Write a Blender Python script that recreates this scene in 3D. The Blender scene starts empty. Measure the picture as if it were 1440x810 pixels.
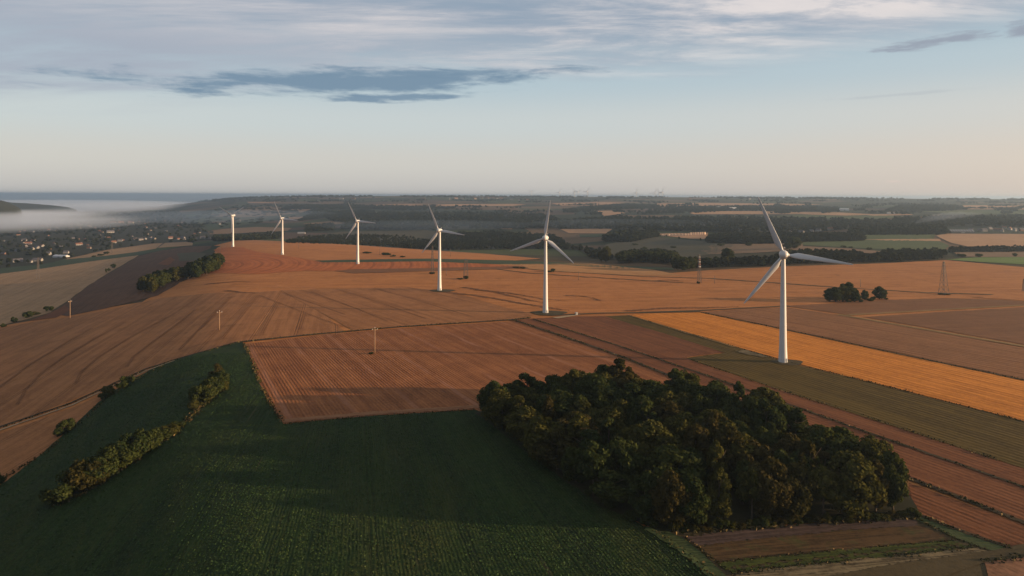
import bpy, math, random
import numpy as np
from mathutils import Vector, Matrix
from mathutils.geometry import delaunay_2d_cdt

rng = np.random.default_rng(11)
random.seed(11)
R = math.radians
SC = bpy.context.scene
COL = SC.collection

# ------------------------------------------------------------------ camera
F = 960.0
CAMZ = 100.0
HY = 274.7   # picture row of the horizon: the camera looks level, the frame is shifted down
pit = 0.0
rol = math.atan(0.00375)
fw = np.array([0, math.cos(pit), -math.sin(pit)])
r0 = np.array([1.0, 0, 0])
u0 = np.array([0, math.sin(pit), math.cos(pit)])
rt = math.cos(rol) * r0 + math.sin(rol) * u0
up = -math.sin(rol) * r0 + math.cos(rol) * u0
cam = bpy.data.cameras.new('camera')
cam.sensor_width = 36.0
cam.lens = 24.0
cam.shift_y = -(405 - HY) / 1440.0
cam.clip_start = 1.0
cam.clip_end = 200000.0
camo = bpy.data.objects.new('camera', cam)
COL.objects.link(camo)
camo.matrix_world = Matrix(((rt[0], up[0], -fw[0], 0), (rt[1], up[1], -fw[1], 0), (rt[2], up[2], -fw[2], CAMZ), (0, 0, 0, 1)))
SC.camera = camo


# ------------------------------------------------------------------ terrain height
RR = np.array([60, 150, 300, 450, 600, 800, 1000, 1200, 1400, 1700, 2100, 2800, 4000, 6000, 8600, 11000, 13500, 20000, 90000.])
TAB = {
    -180: [0] * 10 + [0] * 6 + [-60, -110, -120],
    -100: [-8, -10, -16, -20, -24, -30, -36, -42, -46, -52, -58, -64, -70, -80, -95, -110, -110, -115, -120],
    -60: [-8, -14, -25, -30, -35, -40, -44, -48, -51, -54, -58, -64, -70, -78, -90, -110, -110, -115, -120],
    -45: [-8, -12, -19, -24, -28, -35, -40, -45, -49, -53, -57, -63, -69, -76, -87, -110, -110, -115, -120],
    -37: [-7, -9, -13, -16.5, -20, -28, -35, -41, -45, -50, -55, -62, -68, -75, -86, -110, -110, -115, -120],
    -32.5: [-5, -6, -8, -10.5, -13, -18, -24, -30, -36, -44, -51, -60, -67, -73, -83, -110, -110, -115, -120],
    -28: [-2, -2.5, -3.5, -5, -7, -10, -14, -19, -26, -36, -45, -56, -64, -66, -60, -80, -105, -115, -120],
    -22: [0, 0, 0, 0, 0, 0, 0, -1, -2, -11, -28, -46, -50, -8, 60, 36, -110, -115, -120],
    -17: [0, 0, 0, 0, 0, 0, 0, -1, -2, -13, -32, -45, -34, 20, 82, 50, -110, -115, -120],
    -12: [0, 0, 0, 0, 0, 0, 0, -1, -5, -24, -38, -40, -22, 28, 87, 56, -110, -115, -120],
    -6: [0, 0, 0, 0, 0, 0, 0, -3, -16, -31, -35, -25, -8, 36, 88, 58, -110, -115, -120],
    3: [0, 0, 0, 0, 0, 0, -2, -11, -24, -30, -28, -15, 1, 40, 87, 58, -110, -115, -120],
    10.6: [0, 0, 0, 0, 0, 0, -5, -14, -21, -20, -15, -4, 9, 43, 86, 58, -110, -115, -120],
    21.6: [0, 0, 0, 0, 0, 0, 0, -3, -8, -8, -5, 3, 16, 45, 84, 58, -110, -115, -120],
    31: [0, 0, 0, 0, 0, 0, 0, -0.5, -4, -4, 0, 7, 19, 45, 80, 50, -110, -115, -120],
    37: [0, 0, 0, 0, 0, 0, 0, 0, -2, -2, 1, 8, 20, 45, 78, 50, -110, -115, -120],
    50: [0, 0, 0, 0, 0, 0, 0, 0, 0, 0, 2, 9, 20, 40, 60, 40, -110, -115, -120],
    100: [0] * 10 + [2, 5, 10, 20, 30, 40, 30, -110, -120],
    180: [0] * 10 + [0] * 6 + [-60, -110, -120],
}


def pchip(x, y, xi):
    h = np.diff(x); d = np.diff(y) / h
    m = np.zeros_like(y)
    for k in range(1, len(x) - 1):
        if d[k - 1] * d[k] > 0:
            w1 = 2 * h[k] + h[k - 1]; w2 = h[k] + 2 * h[k - 1]
            m[k] = (w1 + w2) / (w1 / d[k - 1] + w2 / d[k])
    m[0] = d[0]; m[-1] = d[-1]
    i = np.clip(np.searchsorted(x, xi) - 1, 0, len(x) - 2)
    t = (xi - x[i]) / h[i]
    t2 = t * t; t3 = t2 * t
    return (2 * t3 - 3 * t2 + 1) * y[i] + (t3 - 2 * t2 + t) * h[i] * m[i] + (-2 * t3 + 3 * t2) * y[i + 1] + (t3 - t2) * h[i] * m[i + 1]


LR0, LR1, NLR = math.log(20.0), math.log(90000.0), 700
LRG = np.linspace(LR0, LR1, NLR)
THK = np.array(sorted(TAB))
THG = np.arange(-180, 180.01, 0.5)
_cols = np.array([pchip(np.log(RR), np.array(TAB[k], float), np.clip(LRG, math.log(60), None)) for k in THK])
GRID = np.array([pchip(THK.astype(float), _cols[:, j], THG) for j in range(NLR)]).T


def _smooth(a, n, ax):
    k = np.exp(-0.5 * (np.arange(-3 * n, 3 * n + 1) / n) ** 2); k /= k.sum()
    pad = [(0, 0), (0, 0)]; pad[ax] = (3 * n, 3 * n)
    b = np.pad(a, pad, mode='wrap' if ax == 0 else 'edge')
    return np.apply_along_axis(lambda v: np.convolve(v, k, mode='valid'), ax, b)


GRID = _smooth(_smooth(GRID, 3, 0), 5, 1)


def hgt(x, y):
    x = np.asarray(x, float); y = np.asarray(y, float)
    r = np.maximum(np.hypot(x, y), 20.5)
    a = (np.degrees(np.arctan2(x, y)) + 180) / 0.5
    b = (np.log(np.minimum(r, 89000)) - LR0) / (LR1 - LR0) * (NLR - 1)
    i = np.clip(a.astype(int), 0, len(THG) - 2); j = np.clip(b.astype(int), 0, NLR - 2)
    u = a - i; v = b - j
    z = GRID[i, j] * (1 - u) * (1 - v) + GRID[i + 1, j] * u * (1 - v) + GRID[i, j + 1] * (1 - u) * v + GRID[i + 1, j + 1] * u * v
    amp = np.clip((r - 150) / 900, 0, 1) * 0.5 + np.clip((r - 1300) / 1500, 0, 1) * 2.2 - np.clip((r - 9000) / 5000, 0, 1) * 1.5
    z = z + amp * (np.sin(x / 173 + 1.3 * np.sin(y / 260)) * np.sin(y / 211 + 0.7) + 0.5 * np.sin(x / 83 + y / 121 + 1.9))
    return z


def pix2dir(P):
    P = np.atleast_2d(np.asarray(P, float))
    return fw + np.outer((P[:, 0] - 720) / F, rt) + np.outer((HY - P[:, 1]) / F, up)


TS = np.exp(np.linspace(math.log(60), math.log(60000), 900))


def ground(P):
    """pixel positions of the 1440x810 photograph -> points on the terrain"""
    d = pix2dir(P)
    X = d[:, None, 0] * TS; Y = d[:, None, 1] * TS; Z = CAMZ + d[:, None, 2] * TS
    below = Z < hgt(X, Y)
    k = np.argmax(below, axis=1)
    k[~below.any(axis=1)] = len(TS) - 1
    lo = TS[np.maximum(k - 1, 0)]; hi = TS[k]
    for _ in range(24):
        m = (lo + hi) / 2
        b = CAMZ + d[:, 2] * m < hgt(d[:, 0] * m, d[:, 1] * m)
        hi = np.where(b, m, hi); lo = np.where(b, lo, m)
    x = d[:, 0] * hi; y = d[:, 1] * hi
    return np.stack([x, y, hgt(x, y)], 1)


def g1(px, py):
    return ground([(px, py)])[0]


def project(P):
    v = np.atleast_2d(P) - np.array([0, 0, CAMZ])
    z = v @ fw
    return np.stack([720 + F * (v @ rt) / z, HY - F * (v @ up) / z], 1), z


# ------------------------------------------------------------------ object helpers
def tag(o, label=None, cat=None, group=None, kind=None):
    if label: o['label'] = label
    if cat: o['category'] = cat
    if group: o['group'] = group
    if kind: o['kind'] = kind
    return o


def link(o, parent=None):
    COL.objects.link(o)
    if parent is not None: o.parent = parent
    return o


def mesh_np(name, V, Fc, mats, matidx=None, smooth=False):
    """V (n,3), Fc (m,k) all faces with k corners"""
    me = bpy.data.meshes.new(name)
    V = np.asarray(V, np.float32); Fc = np.asarray(Fc, np.int32)
    me.vertices.add(len(V)); me.vertices.foreach_set('co', V.ravel())
    k = Fc.shape[1]
    me.loops.add(Fc.size); me.loops.foreach_set('vertex_index', Fc.ravel())
    me.polygons.add(len(Fc)); me.polygons.foreach_set('loop_start', np.arange(len(Fc), dtype=np.int32) * k)
    for m in (mats if isinstance(mats, (list, tuple)) else [mats]): me.materials.append(m)
    if matidx is not None: me.polygons.foreach_set('material_index', np.asarray(matidx, np.int32))
    if smooth: me.polygons.foreach_set('use_smooth', np.ones(len(Fc), bool))
    me.update(calc_edges=True); me.validate()
    return me


class MB:
    """collects simple shapes into one mesh"""
    def __init__(s): s.v = []; s.f = []; s.m = []

    def add(s, V, Fs, mi=0):
        b = len(s.v); s.v += [tuple(float(q) for q in p) for p in V]
        s.f += [tuple(b + i for i in f) for f in Fs]; s.m += [mi] * len(Fs)

    def box(s, c, d, mi=0, rz=0.0):
        V = []
        for sx, sy, sz in ((-1, -1, -1), (1, -1, -1), (1, 1, -1), (-1, 1, -1), (-1, -1, 1), (1, -1, 1), (1, 1, 1), (-1, 1, 1)):
            x, y = sx * d[0] / 2, sy * d[1] / 2
            V.append((c[0] + x * math.cos(rz) - y * math.sin(rz), c[1] + x * math.sin(rz) + y * math.cos(rz), c[2] + sz * d[2] / 2))
        s.add(V, [(3, 2, 1, 0), (4, 5, 6, 7), (0, 1, 5, 4), (1, 2, 6, 5), (2, 3, 7, 6), (3, 0, 4, 7)], mi)

    def tube(s, pts, rad, n=8, mi=0, cap=True):
        pts = [Vector(p) for p in pts]; rings = []
        for i, p in enumerate(pts):
            t = (pts[min(i + 1, len(pts) - 1)] - pts[max(i - 1, 0)]).normalized()
            a = t.orthogonal().normalized() if abs(t.z) < 0.95 else Vector((1, 0, 0))
            a = (a - t * a.dot(t)).normalized(); b = t.cross(a)
            r = rad[i] if hasattr(rad, '__len__') else rad
            rings.append([p + (a * math.cos(2 * math.pi * k / n) + b * math.sin(2 * math.pi * k / n)) * r for k in range(n)])
        V = [q for rg in rings for q in rg]; Fs = []
        for i in range(len(pts) - 1):
            for k in range(n):
                Fs.append((i * n + k, i * n + (k + 1) % n, (i + 1) * n + (k + 1) % n, (i + 1) * n + k))
        if cap:
            Fs.append(tuple(range(n - 1, -1, -1))); Fs.append(tuple((len(pts) - 1) * n + k for k in range(n)))
        s.add(V, Fs, mi)

    def lathe(s, prof, n=24, mi=0, axis='z', off=(0, 0, 0)):
        V = []; Fs = []
        for (r, z) in prof:
            for k in range(n):
                a = 2 * math.pi * k / n
                p = (r * math.cos(a), r * math.sin(a), z) if axis == 'z' else (r * math.cos(a), z, r * math.sin(a))
                V.append((p[0] + off[0], p[1] + off[1], p[2] + off[2]))
        for i in range(len(prof) - 1):
            for k in range(n):
                f = (i * n + k, i * n + (k + 1) % n, (i + 1) * n + (k + 1) % n, (i + 1) * n + k)
                Fs.append(f if axis == 'z' else f[::-1])
        s.add(V, Fs, mi)

    def mesh(s, name, mats, smooth=False):
        me = bpy.data.meshes.new(name)
        me.from_pydata(s.v, [], s.f)
        for m in (mats if isinstance(mats, (list, tuple)) else [mats]): me.materials.append(m)
        me.polygons.foreach_set('material_index', s.m)
        if smooth: me.polygons.foreach_set('use_smooth', [True] * len(s.f))
        me.update()
        return me

    def build(s, name, mats, parent=None, smooth=False):
        return link(bpy.data.objects.new(name, s.mesh(name, mats, smooth)), parent)


def empty(name, loc, rz=0.0):
    o = bpy.data.objects.new(name, None)
    o.empty_display_size = 1.0
    o.location = loc; o.rotation_euler = (0, 0, rz)
    return link(o)


# ------------------------------------------------------------------ node helpers
class NT:
    def __init__(s, name):
        s.mat = bpy.data.materials.new(name); s.mat.use_nodes = True
        s.t = s.mat.node_tree; s.t.nodes.clear()
        s.out = s.t.nodes.new('ShaderNodeOutputMaterial')

    def n(s, typ, **kw):
        nd = s.t.nodes.new('ShaderNode' + typ)
        for k, v in kw.items(): setattr(nd, k, v)
        return nd

    def L(s, a, b): s.t.links.new(a, b)

    def val(s, sock, v):
        if hasattr(v, 'is_linked') or isinstance(v, bpy.types.NodeSocket): s.L(v, sock)
        elif isinstance(v, (tuple, list)) and sock.type == 'RGBA': sock.default_value = (*v[:3], 1)
        else: sock.default_value = v

    def math(s, op, a, b=0.0, c=None, clamp=False):
        nd = s.n('Math', operation=op, use_clamp=clamp)
        s.val(nd.inputs[0], a); s.val(nd.inputs[1], b)
        if c is not None: s.val(nd.inputs[2], c)
        return nd.outputs[0]

    def mix(s, fac, a, b, mode='MIX'):
        nd = s.n('Mix', data_type='RGBA', blend_type=mode)
        s.val(nd.inputs[0], fac); s.val(nd.inputs[6], a); s.val(nd.inputs[7], b)
        return nd.outputs[2]

    def noise(s, vec, scale, detail=4, rough=0.55, dist=0.0):
        nd = s.n('TexNoise'); s.val(nd.inputs['Vector'], vec)
        nd.inputs['Scale'].default_value = scale; nd.inputs['Detail'].default_value = detail
        nd.inputs['Roughness'].default_value = rough; nd.inputs['Distortion'].default_value = dist
        return nd.outputs['Fac']

    def ramp(s, fac, stops):
        nd = s.n('ValToRGB'); cr = nd.color_ramp
        while len(cr.elements) < len(stops): cr.elements.new(0.5)
        for e, (p, c) in zip(cr.elements, stops):
            e.position = p; e.color = (*c, 1) if len(c) == 3 else c
        s.val(nd.inputs[0], fac)
        return nd.outputs[0]

    def smooth(s, x, a, b):
        nd = s.n('MapRange', interpolation_type='SMOOTHSTEP'); s.val(nd.inputs[0], x)
        nd.inputs[1].default_value = a; nd.inputs[2].default_value = b
        return nd.outputs[0]

    def vscale(s, vec, sc):
        nd = s.n('Mapping'); s.val(nd.inputs[0], vec); nd.inputs[3].default_value = sc
        return nd.outputs[0]

    def principled(s, col, rough=0.9, spec=0.15, bump=None, bstr=0.4, bdist=0.3):
        p = s.n('BsdfPrincipled'); s.val(p.inputs['Base Color'], col); s.val(p.inputs['Roughness'], rough)
        p.inputs['Specular IOR Level'].default_value = spec
        if bump is not None:
            b = s.n('Bump'); b.inputs['Strength'].default_value = bstr; b.inputs['Distance'].default_value = bdist
            s.L(bump, b.inputs['Height']); s.L(b.outputs[0], p.inputs['Normal'])
        s.L(p.outputs[0], s.out.inputs['Surface'])
        return p


def plain(name, col, rough=0.6, spec=0.3, var=0.12, scale=1.0):
    t = NT(name); g = t.n('TexCoord').outputs['Object']
    k = t.noise(g, scale, 5)
    t.principled(t.mix(k, tuple(c * (1 - var) for c in col), tuple(c * (1 + var) for c in col)), rough, spec)
    return t.mat


def field_mat(name, c1, c2, stripe=None, sdepth=0.3, tram=None, blotch=0.35, streak=0.35, bs=0.5, extra=None, wob=0.25, patchcol=None, fs=1.0):
    """soil / stubble / crop: c1, c2 base colours, stripe = row spacing in m, tram = tramline spacing in m"""
    if c1[0] > c1[1] * 1.3:   # iron rich soils and ripe straw
        c1 = (c1[0] * .92, c1[1] * .90, c1[2] * .70); c2 = (c2[0] * 1.08, c2[1] * 1.06, c2[2] * .84)
    t = NT(name)
    pos = t.n('TexCoord').outputs['Object']
    rc = t.n('Attribute', attribute_name='rc').outputs['Vector']
    sep = t.n('SeparateXYZ'); t.L(rc, sep.inputs[0]); row, along = sep.outputs[0], sep.outputs[1]
    big = t.noise(pos, 0.012 * fs, 6, 0.62)
    mid = t.noise(pos, 0.07 * fs, 6, 0.65)
    fine = t.noise(pos, 0.9, 4, 0.65)
    stk = t.noise(t.vscale(rc, (0.22 * fs, 0.006 * fs, 1)), 1.0, 5, 0.6)
    stk2 = t.noise(t.vscale(rc, (0.9, 0.02 * fs, 1)), 1.0, 3, 0.6)
    f = t.math('ADD', t.math('MULTIPLY', big, 0.45), t.math('MULTIPLY', mid, 0.55))
    f = t.math('ADD', f, t.math('MULTIPLY', t.math('SUBTRACT', stk, 0.5), streak * 2.2))
    f = t.math('ADD', f, t.math('MULTIPLY', t.math('SUBTRACT', stk2, 0.5), streak * 1.2))
    col = t.mix(t.smooth(f, 0.33, 0.67), c1, c2)
    # dull blotches
    bl = t.smooth(t.noise(pos, 0.028 * fs, 7, 0.68, 0.8), 0.53, 0.72)
    col = t.mix(t.math('MULTIPLY', bl, blotch), col, patchcol or tuple(c * 0.55 for c in c1))
    h = t.math('MULTIPLY', fine, 0.5)
    rown = t.math('ADD', row, t.math('MULTIPLY', t.math('SUBTRACT', t.noise(pos, 0.25, 3), 0.5), wob * 2))
    if stripe:
        w = t.math('SINE', t.math('MULTIPLY', rown, 2 * math.pi / stripe))
        w01 = t.math('MULTIPLY_ADD', w, 0.5, 0.5)
        dep = t.math('MULTIPLY', t.math('MULTIPLY', t.math('SUBTRACT', 1.0, t.math('POWER', w01, 1.6)), sdepth), t.smooth(t.noise(pos, 0.05, 4), 0.25, 0.62))
        col = t.mix(dep, col, tuple(c * 0.35 for c in c1))
        h = t.math('ADD', h, t.math('MULTIPLY', w01, t.smooth(t.noise(pos, 0.09, 4), 0.25, 0.6)))
    if tram:
        sp, wd, dk = tram
        fr = t.math('FRACT', t.math('DIVIDE', rown, sp))
        d = t.math('ABSOLUTE', t.math('SUBTRACT', t.math('ABSOLUTE', t.math('SUBTRACT', t.math('MULTIPLY', fr, sp), sp / 2)), 0.95))
        ln = t.math('SUBTRACT', 1.0, t.smooth(d, wd * 0.4, wd))
        col = t.mix(t.math('MULTIPLY', ln, dk), col, tuple(c * 0.3 for c in c1))
        h = t.math('SUBTRACT', h, ln)
    if extra: col = extra(t, col, pos, row, along)
    clod = t.noise(pos, 0.33, 5, 0.75)
    col = t.mix(t.math('MULTIPLY', t.smooth(clod, 0.5, 0.28), 0.45), col, tuple(c * 0.5 for c in c1))
    sp = t.smooth(fine, 0.3, 0.75)
    col = t.mix(t.math('MULTIPLY', sp, 0.34), col, tuple(min(1, c * 1.5) for c in c2))
    t.principled(col, 0.95, 0.08, h, bs, 0.3)
    return t.mat


# ------------------------------------------------------------------ base terrain
def polar_terrain():
    th = np.concatenate([np.arange(-180, -75, 5), np.arange(-75, -46, 1.0), np.arange(-46, 46, 0.2), np.arange(46, 75, 1.0), np.arange(75, 180, 5)])
    rr = np.exp(np.linspace(math.log(25), math.log(85000), 300))
    T, Rg = np.meshgrid(np.radians(th), rr, indexing='ij')
    X = Rg * np.sin(T); Y = Rg * np.cos(T); Z = hgt(X, Y)
    V = np.stack([X, Y, Z], -1).reshape(-1, 3)
    n, m = len(th), len(rr)
    i = np.arange(n)[:, None]; j = np.arange(m - 1)[None, :]
    i2 = (i + 1) % n
    Q = np.stack([i * m + j, i * m + j + 1, i2 * m + j + 1, i2 * m + j], -1).reshape(-1, 4)[:, ::-1]
    V = np.vstack([V, [[0, 0, float(hgt(0, 1))]]])
    me = mesh_np('ground', V, Q, M_ground, smooth=True)
    # close the hole under the camera
    import bmesh
    bm = bmesh.new(); bm.from_mesh(me); bm.verts.ensure_lookup_table()
    c = bm.verts[len(V) - 1]
    for a in range(n):
        bm.faces.new((c, bm.verts[((a + 1) % n) * m], bm.verts[a * m]))
    bmesh.ops.recalc_face_normals(bm, faces=bm.faces[:])
    if sum(f.normal.z for f in list(bm.faces)[:100]) < 0:
        bmesh.ops.reverse_faces(bm, faces=bm.faces[:])
    bm.to_mesh(me); bm.free()
    me.polygons.foreach_set('use_smooth', np.ones(len(me.polygons), bool))
    return tag(link(bpy.data.objects.new('ground', me)), kind='structure')


def ground_mat():
    t = NT('countryside')
    pos = t.n('TexCoord').outputs['Object']
    sep = t.n('SeparateXYZ'); t.L(pos, sep.inputs[0])
    rad = t.math('SQRT', t.math('ADD', t.math('POWER', sep.outputs[0], 2.0), t.math('POWER', sep.outputs[1], 2.0)))
    wv = t.n('Mapping'); t.L(pos, wv.inputs[0]); wv.inputs[3].default_value = (1, 1, 0)
    dv = t.n('VectorMath', operation='ADD')
    nz = t.n('TexNoise'); t.L(wv.outputs[0], nz.inputs[0]); nz.inputs['Scale'].default_value = 0.004
    sc = t.n('VectorMath', operation='SCALE'); t.L(nz.outputs['Color'], sc.inputs[0]); sc.inputs['Scale'].default_value = 90
    t.L(wv.outputs[0], dv.inputs[0]); t.L(sc.outputs[0], dv.inputs[1])
    vo = t.n('TexVoronoi', feature='F1'); t.L(dv.outputs[0], vo.inputs['Vector']); vo.inputs['Scale'].default_value = 0.0028
    cs = t.n('SeparateColor'); t.L(vo.outputs['Color'], cs.inputs[0])
    far = t.ramp(cs.outputs[0], [(0.0, (.020, .028, .016)), (0.36, (.028, .038, .018)), (0.4, (.05, .06, .022)), (0.58, (.045, .05, .022)), (0.62, (.12, .075, .042)), (0.8, (.15, .092, .05)), (0.84, (.075, .048, .032)), (1.0, (.09, .06, .035))])
    far.node.color_ramp.interpolation = 'CONSTANT'
    n2 = t.noise(pos, 0.03, 6, 0.65)
    near = t.mix(n2, (.05, .036, .018), (.105, .065, .034))
    col = t.mix(t.smooth(rad, 1000, 1600), near, far)
    col = t.mix(t.math('MULTIPLY', t.smooth(n2, 0.35, 0.75), 0.5), col, t.mix(0.5, col, (.03, .035, .015)))
    t.principled(col, 1.0, 0.05, n2, 0.3, 1.0)
    return t.mat


M_ground = ground_mat()
polar_terrain()

# the sea
ms = NT('sea_water')
ps = ms.n('TexCoord').outputs['Object']
ms.principled((.05, .09, .12), 0.35, 0.4, ms.noise(ps, 0.02, 6), 0.5, 3.0)
mb = MB()
ring = [(80000 * math.sin(2 * math.pi * k / 96), 80000 * math.cos(2 * math.pi * k / 96), -82.0) for k in range(96)]
mb.add(ring, [tuple(range(95, -1, -1))])
tag(mb.build('sea', ms.mat), kind='structure')


# ------------------------------------------------------------------ field sheets
def inpoly(px, py, poly):
    x0, y0 = poly[:, 0], poly[:, 1]; x1, y1 = np.roll(x0, -1), np.roll(y0, -1)
    c = np.zeros(len(px), bool)
    for a, b, cc, d in zip(x0, y0, x1, y1):
        if b == d: continue
        hit = ((b > py) != (d > py)) & (px < (cc - a) * (py - b) / (d - b) + a)
        c ^= hit
    return c


def dense(poly, step, closed=True):
    out = []
    P = list(poly)
    n = len(P)
    for k in range(n if closed else n - 1):
        a = np.array(P[k], float); b = np.array(P[(k + 1) % n], float)
        m = max(1, int(np.hypot(*(b - a)) / step))
        for q in range(m): out.append(a + (b - a) * q / m)
    if not closed: out.append(np.array(P[-1], float))
    return np.array(out)


LAYER = [0]


def sheet(name, W, mat, rowfn, off0, step=1.0, kind='structure', dome=0.0):
    """W: boundary points on the ground (n,2+) in order"""
    W = np.asarray(W)[:, :2]
    U = np.stack([np.arctan2(W[:, 0], W[:, 1]), np.log(np.hypot(W[:, 0], W[:, 1]))], 1)
    lo = U.min(0); hi = U.max(0)
    du, dv = 0.009 * step, 0.016 * step
    gu = np.arange(lo[0] + du / 2, hi[0], du); gv = np.arange(lo[1] + dv / 2, hi[1], dv)
    A, B = np.meshgrid(gu, gv, indexing='ij')
    A = A.ravel() + 0; B = B.ravel() + 0
    if len(A):
        k = inpoly(A, B, U); A, B = A[k], B[k]
    pts = [Vector(p) for p in U] + [Vector((a, b)) for a, b in zip(A, B)]
    v, e, f, *_ = delaunay_2d_cdt(pts, [], [list(range(len(U)))], 1, 1e-9)
    v = np.array([tuple(q) for q in v])
    r = np.exp(v[:, 1]); x = r * np.sin(v[:, 0]); y = r * np.cos(v[:, 0])
    LAYER[0] += 1
    z = hgt(x, y) + off0 + r * 0.00022
    tri = np.array([q for q in f if len(q) == 3])
    # all faces up
    a, b, c = (np.stack([x, y], 1)[tri[:, k]] for k in range(3))
    s = (b[:, 0] - a[:, 0]) * (c[:, 1] - a[:, 1]) - (b[:, 1] - a[:, 1]) * (c[:, 0] - a[:, 0])
    tri[s < 0] = tri[s < 0][:, ::-1]
    me = mesh_np(name, np.stack([x, y, z], 1), tri, mat, smooth=True)
    at = me.attributes.new('rc', 'FLOAT_VECTOR', 'POINT')
    vv = np.zeros(len(me.vertices) * 3, np.float32); me.vertices.foreach_get('co', vv); vv = vv.reshape(-1, 3)
    ro, al = rowfn(vv[:, 0], vv[:, 1])
    at.data.foreach_set('vector', np.stack([ro, al, np.zeros_like(ro)], 1).astype(np.float32).ravel())
    return tag(link(bpy.data.objects.new(name, me)), kind=kind)


def straight(p, q):
    """row direction from two pixels"""
    a, b = g1(*p), g1(*q)
    d = (b - a)[:2]; d = d / np.hypot(*d)
    return lambda x, y: ((x - a[0]) * d[1] - (y - a[1]) * d[0], (x - a[0]) * d[0] + (y - a[1]) * d[1])


def fan(t0, k, y0, x0=0.0):
    """gently curving rows"""
    def fn(x, y):
        c = (x - x0 + t0 * (y - y0)) / np.maximum(0.25, (1 - k * (y - y0)))
        return c, y - y0
    return fn


def field(name, poly, mat, rowfn=None, off=0.1, step=1.0, jit=0.5, pstep=7):
    P = dense(poly, pstep)
    W = ground(P)
    r = np.hypot(W[:, 0], W[:, 1])
    W = W[:, :2] + rng.normal(0, 1, (len(W), 2)) * (jit * np.clip(r / 900, 0.25, 1.5))[:, None]
    return sheet(name, W, mat, rowfn or straight((500, 420), (800, 421)), off, step)


def strip(name, line, width, mat, off=0.25, jit=0.25, pstep=6, w2=None):
    P = dense(line, pstep, closed=False)
    W = ground(P)[:, :2]
    t = np.gradient(W, axis=0); t /= np.linalg.norm(t, axis=1)[:, None] + 1e-9
    nrm = np.stack([t[:, 1], -t[:, 0]], 1)
    w = np.linspace(width, w2 if w2 is not None else width, len(W))[:, None] / 2
    j = rng.normal(0, jit, (len(W), 1))
    A = W + nrm * (w + j); B = W - nrm * (w - j * 0.5)
    # no self crossing on gentle lines
    dirv = W[-1] - W[0]; dirv /= np.hypot(*dirv)
    o = W[0]
    fn = lambda x, y: ((x - o[0]) * dirv[1] - (y - o[1]) * dirv[0], (x - o[0]) * dirv[0] + (y - o[1]) * dirv[1])
    n = len(W)
    V = np.vstack([A, B])
    r = np.hypot(V[:, 0], V[:, 1])
    z = hgt(V[:, 0], V[:, 1]) + off + r * 0.00022
    Q = [(k, k + 1, n + k + 1, n + k) for k in range(n - 1)]
    me = mesh_np(name, np.column_stack([V, z]), Q, mat, smooth=True)
    if me.polygons[0].normal.z < 0: me.flip_normals()
    at = me.attributes.new('rc', 'FLOAT_VECTOR', 'POINT')
    ro, al = fn(V[:, 0], V[:, 1])
    at.data.foreach_set('vector', np.stack([ro, al, np.zeros_like(ro)], 1).astype(np.float32).ravel())
    return tag(link(bpy.data.objects.new(name, me)), kind='structure')


# soils and crops (base colours)
TAN1, TAN2 = (.255, .098, .036), (.325, .135, .053)
BRN1, BRN2 = (.185, .078, .036), (.24, .108, .052)
RED1, RED2 = (.165, .060, .028), (.225, .090, .042)
DRK1, DRK2 = (.060, .030, .020), (.082, .042, .028)
GLD1, GLD2 = (.33, .114, .020), (.44, .162, .032)

m_tan = field_mat('pale_stubble', TAN1, TAN2, None, 0, (22, 0.5, 0.3), 0.6, 0.45)
m_brn = field_mat('brown_stubble', BRN1, BRN2, None, 0, (30, 0.45, 0.6), 0.6, 0.4)
m_brn2 = field_mat('striped_stubble', BRN1, BRN2, None, 0, (34, 0.6, 0.6), 0.55, 0.35)
def pale_bands(t, col, pos, row, along):
    fr = t.math('FRACT', t.math('DIVIDE', t.math('ADD', row, t.math('MULTIPLY', t.noise(pos, 0.02, 3), 6.0)), 31.0))
    b = t.math('SUBTRACT', 1.0, t.smooth(t.math('ABSOLUTE', t.math('SUBTRACT', fr, 0.5)), 0.02, 0.07))
    return t.mix(t.math('MULTIPLY', b, t.smooth(t.noise(pos, 0.02, 3), 0.3, 0.65)), col, (.225, .10, .055))


m_rows = field_mat('ridged_soil', RED1, RED2, 1.9, 0.50, None, 0.7, 0.7, 0.32, pale_bands, 0.6)
m_red = field_mat('reddish_crop', (.098, .036, .019), (.135, .052, .026), 2.6, 0.12, None, 0.45, 0.55, 0.25, None, 0.5)
m_orange = field_mat('orange_ploughland', (.25, .070, .024), (.33, .105, .038), 9.0, 0.24, (26, 1.1, 0.45), 0.35, 0.45, 0.25)
m_gold = field_mat('golden_stubble', GLD1, GLD2, 4.2, 0.16, None, 0.15, 0.55)
m_olive = field_mat('olive_young_crop', (.052, .034, .009), (.072, .047, .012), 3.2, 0.10, None, 0.2, 0.5)
m_mid = field_mat('worked_stubble', (.155, .070, .036), (.195, .088, .046), 5.0, 0.2, (30, 0.8, 0.3), 0.2, 0.4)
m_dark = field_mat('dark_ploughland', DRK1, DRK2, 4.0, 0.12, None, 0.3, 0.35)
m_dbrn = field_mat('brown_ploughland', (.125, .056, .030), (.155, .070, .037), 4.0, 0.15, None, 0.15, 0.4)
m_beige = field_mat('beige_stubble', (.21, .130, .082), (.265, .165, .105), None, 0, (26, 0.6, 0.35), 0.3, 0.3)
m_greenstrip = field_mat('dark_pasture', (.026, .040, .020), (.038, .052, .024), None, 0, None, 0.3, 0.25)
m_pasture = field_mat('pasture', (.045, .062, .022), (.065, .082, .028), None, 0, None, 0.3, 0.3)
m_bright = field_mat('bright_grass', (.075, .115, .025), (.105, .15, .035), None, 0, None, 0.2, 0.3)
m_heath = field_mat('rough_hillside', (.045, .042, .024), (.065, .056, .032), None, 0, None, 0.5, 0.2)
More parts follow.
